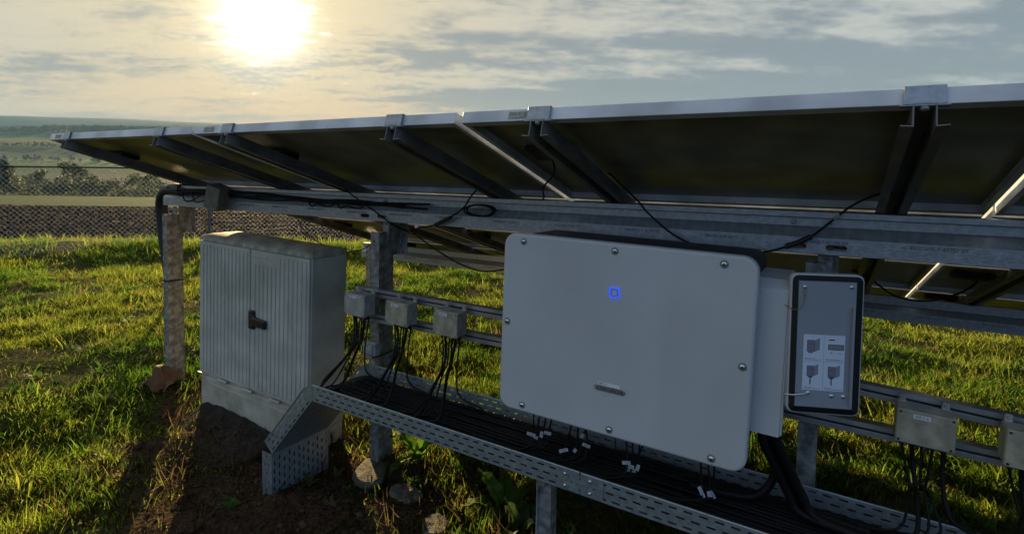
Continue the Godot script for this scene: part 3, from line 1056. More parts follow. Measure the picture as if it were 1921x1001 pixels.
func make_rack() -> void:
	var t := thing("mounting_rack", "galvanised steel rack of posts, purlins and dark rafters carrying the solar panels", "rack")
	# rafters: hat profiles running down the slope
	var B := slope_basis()
	var hat := sheet_outline([Vector2(-0.047, -0.0565), Vector2(-0.022, -0.0585), Vector2(-0.022, -0.0015), Vector2(0.022, -0.0015), Vector2(0.022, -0.0585), Vector2(0.047, -0.0565)], 0.003)
	var bm := mb()
	extrude(bm, hat, Transform3D(), 0.012, -4.03)
	var beam := done(bm)
	var cst := mb()
	box(cst, Transform3D(Basis(), Vector3(0, 0.019, 0.010)), Vector3(0.082, 0.047, 0.004), 0.001)
	box(cst, Transform3D(Basis(), Vector3(0, 0.0435, -0.004)), Vector3(0.082, 0.003, 0.024), 0.001)
	box(cst, Transform3D(Basis(), Vector3(0, -0.006, 0.004)), Vector3(0.096, 0.004, 0.014), 0.001)
	var clamp := done(cst)
	var bst := mb()
	disc(bst, Transform3D(Basis(Vector3.RIGHT, -PI / 2), Vector3(0, -0.010, 0.004)) * Transform3D(Basis(Vector3.RIGHT, PI), Vector3.ZERO), 0.010, 0.006, 6, 0.002)
	var bolt := done(bst)
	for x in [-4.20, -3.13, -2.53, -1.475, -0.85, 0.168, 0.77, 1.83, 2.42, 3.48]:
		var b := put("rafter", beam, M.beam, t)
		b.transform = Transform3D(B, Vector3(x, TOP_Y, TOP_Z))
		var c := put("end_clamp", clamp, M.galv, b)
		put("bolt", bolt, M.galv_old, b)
	purlin(t, -2.30, 1.590, -4.54, 3.9, [-2.38, -2.247, -0.125, 0.007], [-0.14, -0.02, -2.25, 2.1])
	purlin(t, -4.42, 0.935, -4.62, 3.9, [-2.3, -0.1, 2.1], [])
	# posts
	var post_line := sheet_outline([Vector2(-0.031, -0.018), Vector2(-0.031, 0), Vector2(0.031, 0), Vector2(0.031, -0.112), Vector2(-0.031, -0.112), Vector2(-0.031, -0.094)], 0.004)
	for q in [[-4.522, -2.30, 1.365], [-2.298, -2.30, 1.372], [-0.058, -2.31, 1.40], [2.17, -2.30, 1.372], [-4.52, -4.42, 0.90], [-2.25, -4.42, 0.78], [-0.02, -4.42, 0.78], [2.2, -4.42, 0.78]]:
		var st := mb()
		extrude(st, post_line, Transform3D(along_y().basis, Vector3(q[0], 0, q[1])), -0.35, q[2])
		var p := put("post", done(st), M.galv_old, t)
		for k in 2:
			var hs := mb()
			disc(hs, Transform3D(Basis(), Vector3(q[0] - 0.006, q[2] - 0.055 - 0.10 * k, q[1] + 0.002)), 0.0065, 0.0012, 8)
			put("bolt_hole" if k == 0 else "bolt", done(hs), M.plastic_black if k == 0 else M.galv, p)
		# angle plate up to the purlin
		var ps := mb()
		extrude(ps, sheet_outline([Vector2(0.037, -0.085), Vector2(0.037, -0.185), Vector2(0.077, -0.185)], 0.005), Transform3D(along_y().basis, Vector3(q[0], 0, q[1])), q[2] - 0.14, q[2] + 0.062)
		put("bracket", done(ps), M.galv_old, p)
		var ts := mb()
		extrude(ts, sheet_outline([Vector2(0.005, -0.060), Vector2(0.055, -0.060)], 0.005), Transform3D(along_y().basis, Vector3(q[0], 0, q[1])), q[2] - 0.05, q[2] + 0.063)
		put("head_plate", done(ts), M.galv_old, p)

func rails() -> void:
	# slotted C channels, open to the front, in two lines behind the boxes
	var shape := [Vector2(0.0, -0.006), Vector2(0.0, -0.021), Vector2(-0.038, -0.021), Vector2(-0.038, 0.021), Vector2(0.0, 0.021), Vector2(0.0, 0.006)]
	for q in [[-2.40, 1.034, -1.14, 1.022, "upper slotted channel rail left of the inverter carrying three small boxes"], [-2.40, 0.889, -1.14, 0.889, "lower slotted channel rail left of the inverter behind three small boxes"],
			[-0.20, 0.990, 0.95, 0.925, "upper slotted channel rail right of the inverter carrying two cream boxes"], [-0.20, 0.838, 0.95, 0.818, "lower slotted channel rail right of the inverter behind two cream boxes"]]:
		var t := thing("channel_rail", q[4], "rail", Vector3(q[0], q[1], -2.252), "slotted rails on the posts", Basis(Vector3.BACK, atan2(q[3] - q[1], q[2] - q[0])))
		var l: float = q[2] - q[0]
		var st := mb()
		extrude(st, sheet_outline(shape, 0.003), along_x(), 0.0, l)
		# rolled-in lips
		for s in [-1.0, 1.0]:
			box(st, Transform3D(Basis(), Vector3(l / 2, s * 0.0055, -0.0055)), Vector3(l, 0.003, 0.010), 0.0)
		put("channel", done(st), M.alu, t)
		var ss := mb()  # black strip over the back wall: shade of the hollow put in as colour
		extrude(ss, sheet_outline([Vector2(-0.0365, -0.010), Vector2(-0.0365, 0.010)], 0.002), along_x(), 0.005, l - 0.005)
		put("channel_painted_shade", done(ss), M.plastic_black, t)

# ------------------------------------------------------------------ inverter
func make_inverter() -> void:
	var t := thing("inverter", "large white solar inverter with rounded cover, blue square lamp and open side door", "inverter", Vector3(-0.6625, 1.133, -1.8), "", Basis(Vector3.BACK, -0.0225))
	var c := put("cover", pillow(0.918, 0.690, 0.050, 0.036, 0.009), M.inverter, t)
	c.position.z = -0.036
	var g := put("cover_gasket", pillow(0.900, 0.672, 0.045, 0.012, 0.002), M.seal, t)
	g.position.z = -0.049
	var h := put("housing", pillow(0.890, 0.665, 0.040, 0.300, 0.004), M.heatsink, t)
	h.position.z = -0.350
	var fins := mb()
	for k in 34:
		box(fins, Transform3D(Basis(), Vector3(-0.40 + k * 0.0242, 0.0, -0.385)), Vector3(0.004, 0.56, 0.07), 0.0)
	put("heat_sink_fins", done(fins), M.heatsink, t)
	# screws
	var ss := mb()
	disc(ss, Transform3D(Basis(), Vector3.ZERO), 0.0085, 0.003, 14, 0.003)
	var head := done(ss)
	var ws := mb()
	disc(ws, Transform3D(Basis(), Vector3.ZERO), 0.0135, 0.0007, 16, 0.0005)
	var washer := done(ws)
	var xs := mb()
	box(xs, Transform3D(Basis(Vector3.BACK, 0.6), Vector3(0, 0, 0.0062)), Vector3(0.0075, 0.0024, 0.001), 0.0)
	box(xs, Transform3D(Basis(Vector3.BACK, 0.6 + PI / 2), Vector3(0, 0, 0.0064)), Vector3(0.0075, 0.0024, 0.001), 0.0)
	var cross := done(xs)
	for p in [Vector2(-0.372, 0.316), Vector2(-0.006, 0.318), Vector2(0.357, 0.315), Vector2(-0.432, -0.001), Vector2(0.430, 0.0), Vector2(-0.352, -0.316), Vector2(0.004, -0.318), Vector2(0.354, -0.318)]:
		var s := put("screw", head, M.chrome, t)
		s.position = Vector3(p.x, p.y, 0.0003)
		put("washer", washer, M.plate, s)
		put("recess", cross, M.plastic_black, s)
	# lamp: a rounded square ring in four strokes
	var lamp := mb()
	for k in 4:
		var b := Basis(Vector3.BACK, PI / 2 * k)
		box(lamp, Transform3D(b, b * Vector3(0.0165, 0, 0.001)), Vector3(0.0032, 0.029, 0.002), 0.0008)
		box(lamp, Transform3D(b * Basis(Vector3.BACK, PI / 4), b * Vector3(0.0143, 0.0143, 0.001)), Vector3(0.0036, 0.0066, 0.002), 0.0008)
	var l := put("indicator_light", done(lamp), M.led, t)
	l.position = Vector3(-0.001, 0.172, 0.0003)
	var oc := mb()
	for k in 4:
		var b := Basis(Vector3.BACK, PI / 2 * k)
		box(oc, Transform3D(b, b * Vector3(0.0116, 0, 0.0006)), Vector3(0.002, 0.019, 0.0012), 0.0)
	put("indicator_centre", done(oc), M.plate, l)
	var om := OmniLight3D.new()
	om.name = "indicator_glow"
	om.light_color = Color(0.05, 0.2, 1.0)
	om.light_energy = 0.00006
	om.light_size = 0.015
	om.omni_range = 3.0
	om.omni_attenuation = 2.0
	om.shadow_enabled = true
	om.position = Vector3(-0.001, 0.172, 0.012)
	t.add_child(om)
	# maker's plate and paper label
	var p := put("name_plate", boxm(Vector3(0, 0, 0.0014), Vector3(0.100, 0.0195, 0.0028), 0.001), M.plate, t)
	p.position = Vector3(-0.001, -0.175, 0.0)
	var w := put("lettering", writing("SUNGROW", 0.0135, 0.0008), M.ink, p)
	w.position.z = 0.0032
	w.scale = Vector3(1.35, 1, 1)
	var pl := put("paper_label", boxm(Vector3(0, 0, 0.0006), Vector3(0.080, 0.011, 0.001), 0.0), M.paper, t)
	pl.position = Vector3(-0.005, -0.1585, 0.0)
	var pw := put("lettering", writing("WR 2.3", 0.007, 0.0004), M.ink, pl)
	pw.position = Vector3(-0.022, 0, 0.0014)
	# the wiring bay to the right of the cover
	var bay := mb()
	var outline := PackedVector2Array([Vector2(-0.060, -0.222), Vector2(-0.060, 0.245), Vector2(-0.100, 0.272), Vector2(-0.33, 0.272), Vector2(-0.33, -0.19)])
	extrude(bay, outline, along_x(), 0.435, 0.541)
	put("wiring_bay", done(bay), M.inverter, t)
	put("bay_edge", boxm(Vector3(0.545, 0.012, -0.075), Vector3(0.008, 0.46, 0.03), 0.003), M.inverter, t)
	# open door, seen from inside
	var dn := Node3D.new()
	dn.name = "access_door"
	t.add_child(dn)
	dn.transform = Transform3D(Basis(Vector3.BACK, 0.030) * Basis(Vector3.UP, 0.36), Vector3(0.552, 0.088, -0.045))
	var o := Vector3(0.104, 0, 0)
	var door := put("door_shell", pillow(0.208, 0.432, 0.020, 0.022, 0.003), M.inverter, dn)
	door.position = o + Vector3(0, 0, -0.022)
	var seal := mb()
	var rings := []
	for q in [[0.005, 0.0], [0.005, 0.0035], [0.021, 0.0035], [0.021, 0.0]]:
		rings.append(rounded(0.208, 0.432, 0.022, q[1], q[0]))
	loft(seal, rings, false)
	put("door_seal", done(seal), M.seal, dn).position = o
	put("inner_panel", pillow(0.164, 0.388, 0.006, 0.0022, 0.001), M.inverter_door, dn).position = o
	put("fold", boxm(Vector3(0.0735, -0.03, 0.008), Vector3(0.007, 0.30, 0.012), 0.001), M.inverter_door, dn).position = o
	var sq := mb()
	var sw := 0.118
	var sh := 0.172
	sq.set_normal(Vector3(0, 0, 1))
	for v: Vector2 in [Vector2(-1, -1), Vector2(-1, 1), Vector2(1, 1), Vector2(-1, -1), Vector2(1, 1), Vector2(1, -1)]:
		sq.set_uv(Vector2((v[0] + 1) / 2.0, (1 - v[1]) / 2.0))
		sq.set_normal(Vector3(0, 0, 1))
		sq.add_vertex(Vector3(v[0] * sw / 2, v[1] * sh / 2, 0))
	var sm := mat(Color.WHITE, 0.5)
	sm.albedo_texture = sticker_print()
	put("instruction_sticker", sq.commit(), sm, dn).position = o + Vector3(-0.004, -0.055, 0.0036)
	for q in [Vector2(-0.064, 0.176), Vector2(0.068, 0.180), Vector2(-0.045, -0.150), Vector2(0.022, -0.156), Vector2(0.056, -0.156)]:
		var s := put("screw", head, M.chrome, dn)
		s.position = o + Vector3(q.x, q.y, 0.002)
		s.scale = Vector3.ONE * 0.75
	var rod := mb()
	tube(rod, PackedVector3Array([Vector3(-0.110, -0.163, -0.01), Vector3(-0.09, -0.157, 0.012), Vector3(-0.05, -0.150, 0.010), Vector3(-0.043, -0.150, 0.003)]), 0.0028, 8)
	put("stay_rod", done(rod), M.chrome, dn).position = o
	put("earth_wire", cable_mesh([Vector3(-0.064, 0.172, 0.006), Vector3(-0.066, 0.140, 0.010), Vector3(-0.078, 0.112, 0.012), Vector3(-0.098, 0.106, 0.006), Vector3(-0.115, 0.115, -0.015)], 0.0014, 6), M.copper, dn).position = o
	put("earth_lug", boxm(Vector3(-0.065, 0.158, 0.007), Vector3(0.006, 0.018, 0.003), 0.001), M.chrome, dn).position = o

func sticker_print() -> ImageTexture:
	var im := Image.create(244, 356, false, Image.FORMAT_RGB8)
	im.fill(Color(0.80, 0.84, 0.90))
	var ink := Color(0.24, 0.26, 0.31)
	var half := Color(0.46, 0.47, 0.52)
	im.fill_rect(Rect2i(120, 4, 3, 348), Color(0.62, 0.68, 0.76))
	im.fill_rect(Rect2i(4, 172, 236, 3), Color(0.62, 0.68, 0.76))
	for q in [[22, 36, 1.0, false], [26, 200, 0.9, true], [150, 200, 0.95, true]]:
		var x: int = q[0]
		var y: int = q[1]
		var k: float = q[2]
		for j in int(84 * k):
			var cut := int(maxf(0.0, j - 70 * k) * 0.9)
			im.fill_rect(Rect2i(x + cut, y + j, int(44 * k) - 2 * cut, 1), half)
		im.fill_rect(Rect2i(x, y, int(44 * k), 3), ink)
		im.fill_rect(Rect2i(x, y, 3, int(72 * k)), ink)
		im.fill_rect(Rect2i(x, y + int(24 * k), int(44 * k), 2), ink)
		im.fill_rect(Rect2i(x + int(44 * k), y, 2, int(74 * k)), ink)
		for j in int(26 * k):   # the opened door
			im.fill_rect(Rect2i(x + int(46 * k) + j, y - int(j * 0.55), 1, int(74 * k)), Color(0.52, 0.53, 0.57))
		im.fill_rect(Rect2i(x + int(72 * k), y - 14, 2, int(74 * k)), ink)
		if q[3]:
			im.fill_rect(Rect2i(x + 12, y + 66, 22, 10), ink)
			im.fill_rect(Rect2i(x + 18, y + 72, 7, 48), ink)
	im.fill_rect(Rect2i(150, 26, 34, 8), ink)
	im.fill_rect(Rect2i(146, 58, 92, 36), half)
	for e in [[146, 58, 92, 3], [146, 91, 92, 3], [146, 58, 3, 36], [235, 58, 3, 36]]:
		im.fill_rect(Rect2i(e[0], e[1], e[2], e[3]), ink)
	for k in 4:
		im.fill_rect(Rect2i(158 + k * 18, 68, 11, 16), Color(0.58, 0.52, 0.52))
	im.fill_rect(Rect2i(160, 108, 14, 10), Color(0.72, 0.62, 0.66))
	im.fill_rect(Rect2i(206, 112, 18, 6), Color(0.62, 0.64, 0.7))
	for q in [[12, 152, 60], [12, 160, 96], [134, 152, 84], [134, 160, 100], [12, 336, 46], [12, 344, 92], [134, 336, 40], [134, 344, 100]]:
		var x: int = q[0]
		while x < q[0] + q[2]:
			im.fill_rect(Rect2i(x, q[1], 6, 4), Color(0.42, 0.45, 0.5))
			x += 8
	im.generate_mipmaps()
	return ImageTexture.create_from_image(im)

# ------------------------------------------------------------------ small boxes on the rails
func small_box(x: float, y: float, w: float, h: float, turn: float, cream: bool, words: String, label: String, group: String) -> void:
	var t := thing("junction_box", label, "junction box", Vector3(x, y, -2.14), group, Basis(Vector3.BACK, turn))
	var shell: Material = M.boxgrey
	put("body", boxm(Vector3(0, 0, -0.052), Vector3(w - 0.004, h - 0.004, 0.070), 0.004), shell, t)
	put("lid", boxm(Vector3(0, 0, -0.009), Vector3(w, h, 0.018), 0.0035), M.lid if cream else shell, t)
	for sx in [-1.0, 1.0]:
		for sy in [-1.0, 1.0]:
			var st := mb()
			disc(st, Transform3D(Basis(), Vector3(sx * (w / 2 - 0.010), sy * (h / 2 - 0.009), -0.0003)), 0.0042, 0.0008, 8)
			put("lid_screw", done(st), M.plastic_black, t)
		var lug := mb()
		box(lug, Transform3D(Basis(), Vector3(sx * (w / 2 - 0.020), h / 2 + 0.006, -0.085)), Vector3(0.022, 0.030, 0.012), 0.003)
		box(lug, Transform3D(Basis(), Vector3(sx * (w / 2 - 0.020), h / 2 + 0.012, -0.077)), Vector3(0.010, 0.010, 0.006), 0.002)
		put("fixing_lug", done(lug), shell, t)
	if words != "":
		var p := put("paper_label", boxm(Vector3(-0.012, h / 2 - 0.017, 0.0006), Vector3(0.046, 0.014, 0.001), 0.0), M.paper, t)
		var o := put("lettering", writing(words, 0.0085, 0.0004), M.ink, p)
		o.position = Vector3(-0.012, h / 2 - 0.017, 0.0014)
	var gl := mb()
	for k in 4:
		disc(gl, Transform3D(Basis(Vector3.RIGHT, PI / 2), Vector3(-w * 0.34 + k * w * 0.23, -h / 2 + 0.003, -0.05)), 0.012 if k % 2 == 1 else 0.009, 0.020, 8, 0.006)
	put("cable_gland", done(gl), M.plastic_black, t)

func drop_cables(x: float, y: float, w: float, h: float, aim: Vector3, words: String, group: String, n := 6, slope := false) -> void:
	for k in n:
		var f := float(k) / (n - 1) - 0.5
		var p0 := Vector3(x + f * w * 0.72, y - h / 2 - 0.012, -2.19 + 0.008 * sin(k * 2.3))
		var fat := 0.0072 if k % 3 == 1 else 0.0042
		var pinch := x + f * w * 0.34
		var end := aim + Vector3(0.035 * k - 0.08, 0.0, 0.03 * sin(k * 1.7))
		var mid := Vector3(lerpf(pinch, end.x, 0.22), 0.70 + 0.012 * (k % 3), lerpf(-2.165, end.z, 0.25))
		var pts := [p0, Vector3(p0.x * 0.6 + pinch * 0.4 + 0.006 * sin(k * 3.1), y - h / 2 - 0.075, -2.185), Vector3(pinch, y - h / 2 - 0.155, -2.165 + 0.01 * cos(k)), mid, end]
		if slope:
			pts.append_array([Vector3(-2.29, 0.575, end.z + 0.01), Vector3(-2.43, 0.41, end.z + 0.01), Vector3(-2.55, 0.25, end.z)])
		else:
			pts.append_array([end + Vector3(-0.10, -0.028, 0.012), end + Vector3(-0.22, -0.034, 0.016)])
		if k >= n - 1:
			pts = [p0, Vector3(p0.x, y - h / 2 - 0.10, -2.18), Vector3(p0.x + 0.012, y - h / 2 - 0.19, -2.155), Vector3(p0.x + 0.05, 0.628, -2.13), Vector3(p0.x + 0.20, 0.612, -2.10)]
		tag(put("cable", cable_mesh(pts, fat, 7), M.cable), words, "cable", group)

func make_boxes() -> void:
	small_box(-2.296, 0.979, 0.157, 0.124, -0.03, false, "WR 2.1", "small grey junction box on the rails next to the cabinet", "grey junction boxes left of the inverter")
	small_box(-1.988, 0.973, 0.153, 0.122, -0.03, true, "WR 2.2", "small grey junction box between two others on the left rails", "grey junction boxes left of the inverter")
	small_box(-1.665, 0.968, 0.152, 0.126, -0.03, true, "WR 2.3", "small grey junction box on the left rails nearest the inverter", "grey junction boxes left of the inverter")
	small_box(0.281, 0.911, 0.159, 0.112, -0.03, true, "WR 2.4", "cream junction box marked WR 2.4 right of the open inverter door", "cream junction boxes right of the inverter")
	small_box(0.558, 0.905, 0.159, 0.116, -0.03, true, "", "cream junction box cut off by the right edge of the photo", "cream junction boxes right of the inverter")
	drop_cables(-2.296, 0.979, 0.157, 0.124, Vector3(-2.20, 0.63, -1.92), "black cable hanging from the junction box next to the cabinet", "cables of the box next to the cabinet", 6, true)
	drop_cables(-1.988, 0.973, 0.153, 0.122, Vector3(-1.86, 0.63, -1.90), "black cable hanging from the middle junction box of the left rails", "cables of the middle left box")
	drop_cables(-1.665, 0.968, 0.152, 0.126, Vector3(-1.55, 0.63, -1.90), "black cable hanging from the left rail box nearest the inverter", "cables of the box nearest the inverter")
	drop_cables(0.281, 0.911, 0.159, 0.112, Vector3(0.30, 0.62, -2.05), "black cable hanging from the cream box marked WR 2.4", "cables of the box WR 2.4", 5)
	drop_cables(0.558, 0.905, 0.159, 0.116, Vector3(0.58, 0.62, -2.05), "black cable hanging from the cream box at the right edge", "cables of the box at the right edge", 5)
	# small box at the foot of the rail, on the middle post
	var s := thing("switch_box", "small pale box with a black cable on the middle post above the tray", "box", Vector3(-2.235, 0.72, -2.215))
	put("body", boxm(Vector3.ZERO, Vector3(0.085, 0.10, 0.05), 0.008), M.boxgrey, s)
	put("cover", boxm(Vector3(0, 0.01, 0.03), Vector3(0.070, 0.06, 0.02), 0.006), M.boxgrey, s)
	put("cable_tail", cable_mesh([Vector3(0.035, -0.03, 0.03), Vector3(0.07, -0.02, 0.035), Vector3(0.13, 0.01, 0.01), Vector3(0.17, 0.03, -0.05)], 0.005, 6), M.cable, s)

# ------------------------------------------------------------------ tray
const FALL := -0.020

func make_tray() -> void:
	var t := thing("cable_tray", "perforated galvanised cable tray on short posts, bent down to the ground at its left end", "cable tray")
	var y0 := 0.654
	var h := 0.080
	var zf := -1.80
	var zb := -2.17
	var xl := -2.222
	var xr := 1.25
	var run := Vector3(1, FALL, 0)
	# front wall in two lengths with a joint plate between
	for side in [0, 1]:
		var z: float = zf if side == 0 else zb
		for q in [[xl, -0.775], [-0.770, xr]]:
			var st := mb()
			var a := Vector3(q[0], y0 - h + FALL * (q[0] - xl), z)
			perforated(st, a, run * (q[1] - q[0]), Vector3(0, h, 0), 3)
			tube(st, PackedVector3Array([a + Vector3(0, h, -0.003), a + Vector3(0, h, -0.003) + run * (q[1] - q[0])]), 0.004, 6)
			put("front_wall" if side == 0 else "back_wall", done(st), M.tray, t)
	var jp := mb()
	perforated(jp, Vector3(-0.86, y0 - h + 0.006 + FALL * (-0.86 - xl), zf + 0.0035), run * 0.18, Vector3(0, h - 0.014, 0), 3, 0.022, 0.009, 0.006)
	var plate := put("joint_plate", done(jp), M.tray, t)
	for x in [-0.83, -0.73]:
		for y in [0.0, 0.045]:
			var bs := mb()
			disc(bs, Transform3D(Basis(), Vector3(x, y0 - h + 0.020 + y + FALL * (x - xl), zf + 0.0045)), 0.0065, 0.004, 10, 0.003)
			put("bolt", done(bs), M.chrome, plate)
	var fl := mb()
	plain_cell(fl, Vector3(xl, y0 - h, zf - 0.0005), run * (xr - xl), Vector3(0, 0, zb - zf), -0.0016)
	put("tray_floor", done(fl), M.tray, t)
	# sloping length, then the drop to the ground
	var b0 := Vector3(-2.222, y0 - h, zf)
	var s_dir := Vector3(-2.540, 0.215, 0) - Vector3(-2.222, y0 - h, 0)
	var s_up := Vector3(s_dir.y, -s_dir.x, 0).normalized() * h
	for z in [zf - 0.0018, zb + 0.0018]:
		var st := mb()
		perforated(st, Vector3(b0.x, b0.y, z) + s_dir, -s_dir, s_up, 3)
		tube(st, PackedVector3Array([Vector3(b0.x, b0.y, z) + s_up, Vector3(b0.x, b0.y, z) + s_up + s_dir]), 0.0035, 6)
		put("sloped_side", done(st), M.tray, t)
	for z in [zf + 0.0008, zb - 0.0008]:
		var corner := mb()
		extrude(corner, PackedVector2Array([Vector2(-2.222, y0 - h), Vector2(-2.215, y0 - 0.002), Vector2(-2.232, y0 + 0.003), Vector2(b0.x + s_up.x + 0.004, b0.y + s_up.y + 0.003), Vector2(b0.x + s_up.x, b0.y + s_up.y - 0.004)]), Transform3D(), z - 0.0008, z + 0.0008)
		put("corner_gusset", done(corner), M.tray, t)
	var sf := mb()
	perforated(sf, Vector3(b0.x, b0.y, zf) + s_dir, Vector3(0, 0, zb - zf), -s_dir, 7)
	put("sloped_floor", done(sf), M.tray, t)
	var d0 := Vector3(-2.540, -0.06, zf)
	var dh := 0.275
	var df := mb()
	perforated(df, d0 + Vector3(0, 0, 0), Vector3(0, dh, 0), Vector3(0, 0, zb - zf), 12, 0.046, 0.026, 0.008)
	put("drop_floor", done(df), M.tray, t)
	for z in [zf, zb + 0.0016]:
		var st := mb()
		perforated(st, Vector3(d0.x - 0.080, d0.y, z), Vector3(0.080, 0, 0), Vector3(0, dh, 0), 6, 0.026, 0.008, 0.022)
		put("drop_side", done(st), M.tray, t)
	for x in [-0.945, 0.6]:
		var st := mb()
		extrude(st, sheet_outline([Vector2(-0.025, 0.022), Vector2(-0.025, 0.0), Vector2(0.025, 0.0), Vector2(0.025, -0.05)], 0.004), Transform3D(along_y().basis, Vector3(x, 0, -1.86)), -0.25, y0 - h + FALL * (x - xl) - 0.003)
		put("support_leg", done(st), M.galv_old, t)
		put("cross_arm", boxm(Vector3(x, y0 - h - 0.020 + FALL * (x - xl), -2.0), Vector3(0.04, 0.03, 0.36), 0.003), M.galv_old, t)
	# the cables lying in it
	for layer in 2:
		for k in (21 if layer == 0 else 13):
			var z := -1.822 - k * 0.0163 if layer == 0 else -1.86 - k * 0.0215
			var r := 0.0085 if (k + layer) % 3 != 0 else 0.0072
			var pts := []
			var base := y0 - h + 0.010 + layer * 0.014
			# tail down the slope and the drop
			var lift := s_up.normalized() * (0.012 + 0.034 * layer)
			pts.append(Vector3(-2.562 - 0.012 * layer, -0.05, z))
			pts.append(Vector3(-2.560 - 0.012 * layer, 0.17, z))
			pts.append(Vector3(-2.500, 0.278, z) + lift)
			pts.append(Vector3(-2.285, 0.505, z) + lift)
			pts.append(Vector3(-2.200 + 0.01 * layer, base + 0.004, z))
			var x := -2.05
			while x < xr:
				pts.append(Vector3(x, base + FALL * (x - xl) + rng.randf_range(0, 0.007), z + rng.randfn() * 0.0045))
				x += 0.30
			tag(put("tray_cable", cable_mesh(pts, r, 6, 4), M.cable), "black cable lying lengthwise in the perforated tray among many alike", "cable", "cables lying in the tray")

# ------------------------------------------------------------------ loose cables
func tagged_cable(pts: Array, r: float, at: Vector3, turn: float, size: Vector2, label: String, group: String) -> void:
	var t := thing("tagged_cable", label, "cable", Vector3.ZERO, group)
	put("sheath", cable_mesh(pts, r, 6), M.cable, t)
	var o := put("white_tag", boxm(Vector3.ZERO, Vector3(size.x, size.y, 0.0015), 0.0), M.tag, t)
	o.position = at
	o.rotation = Vector3(-0.15, 0.25, turn)
	var i := mb()
	for k in 3:
		box(i, Transform3D(Basis(), Vector3((k - 1) * size.x * 0.22, 0.0, 0.0012)), Vector3(size.x * 0.15, size.y * 0.22, 0.0006), 0.0)
	put("tag_print", done(i), M.print, o)

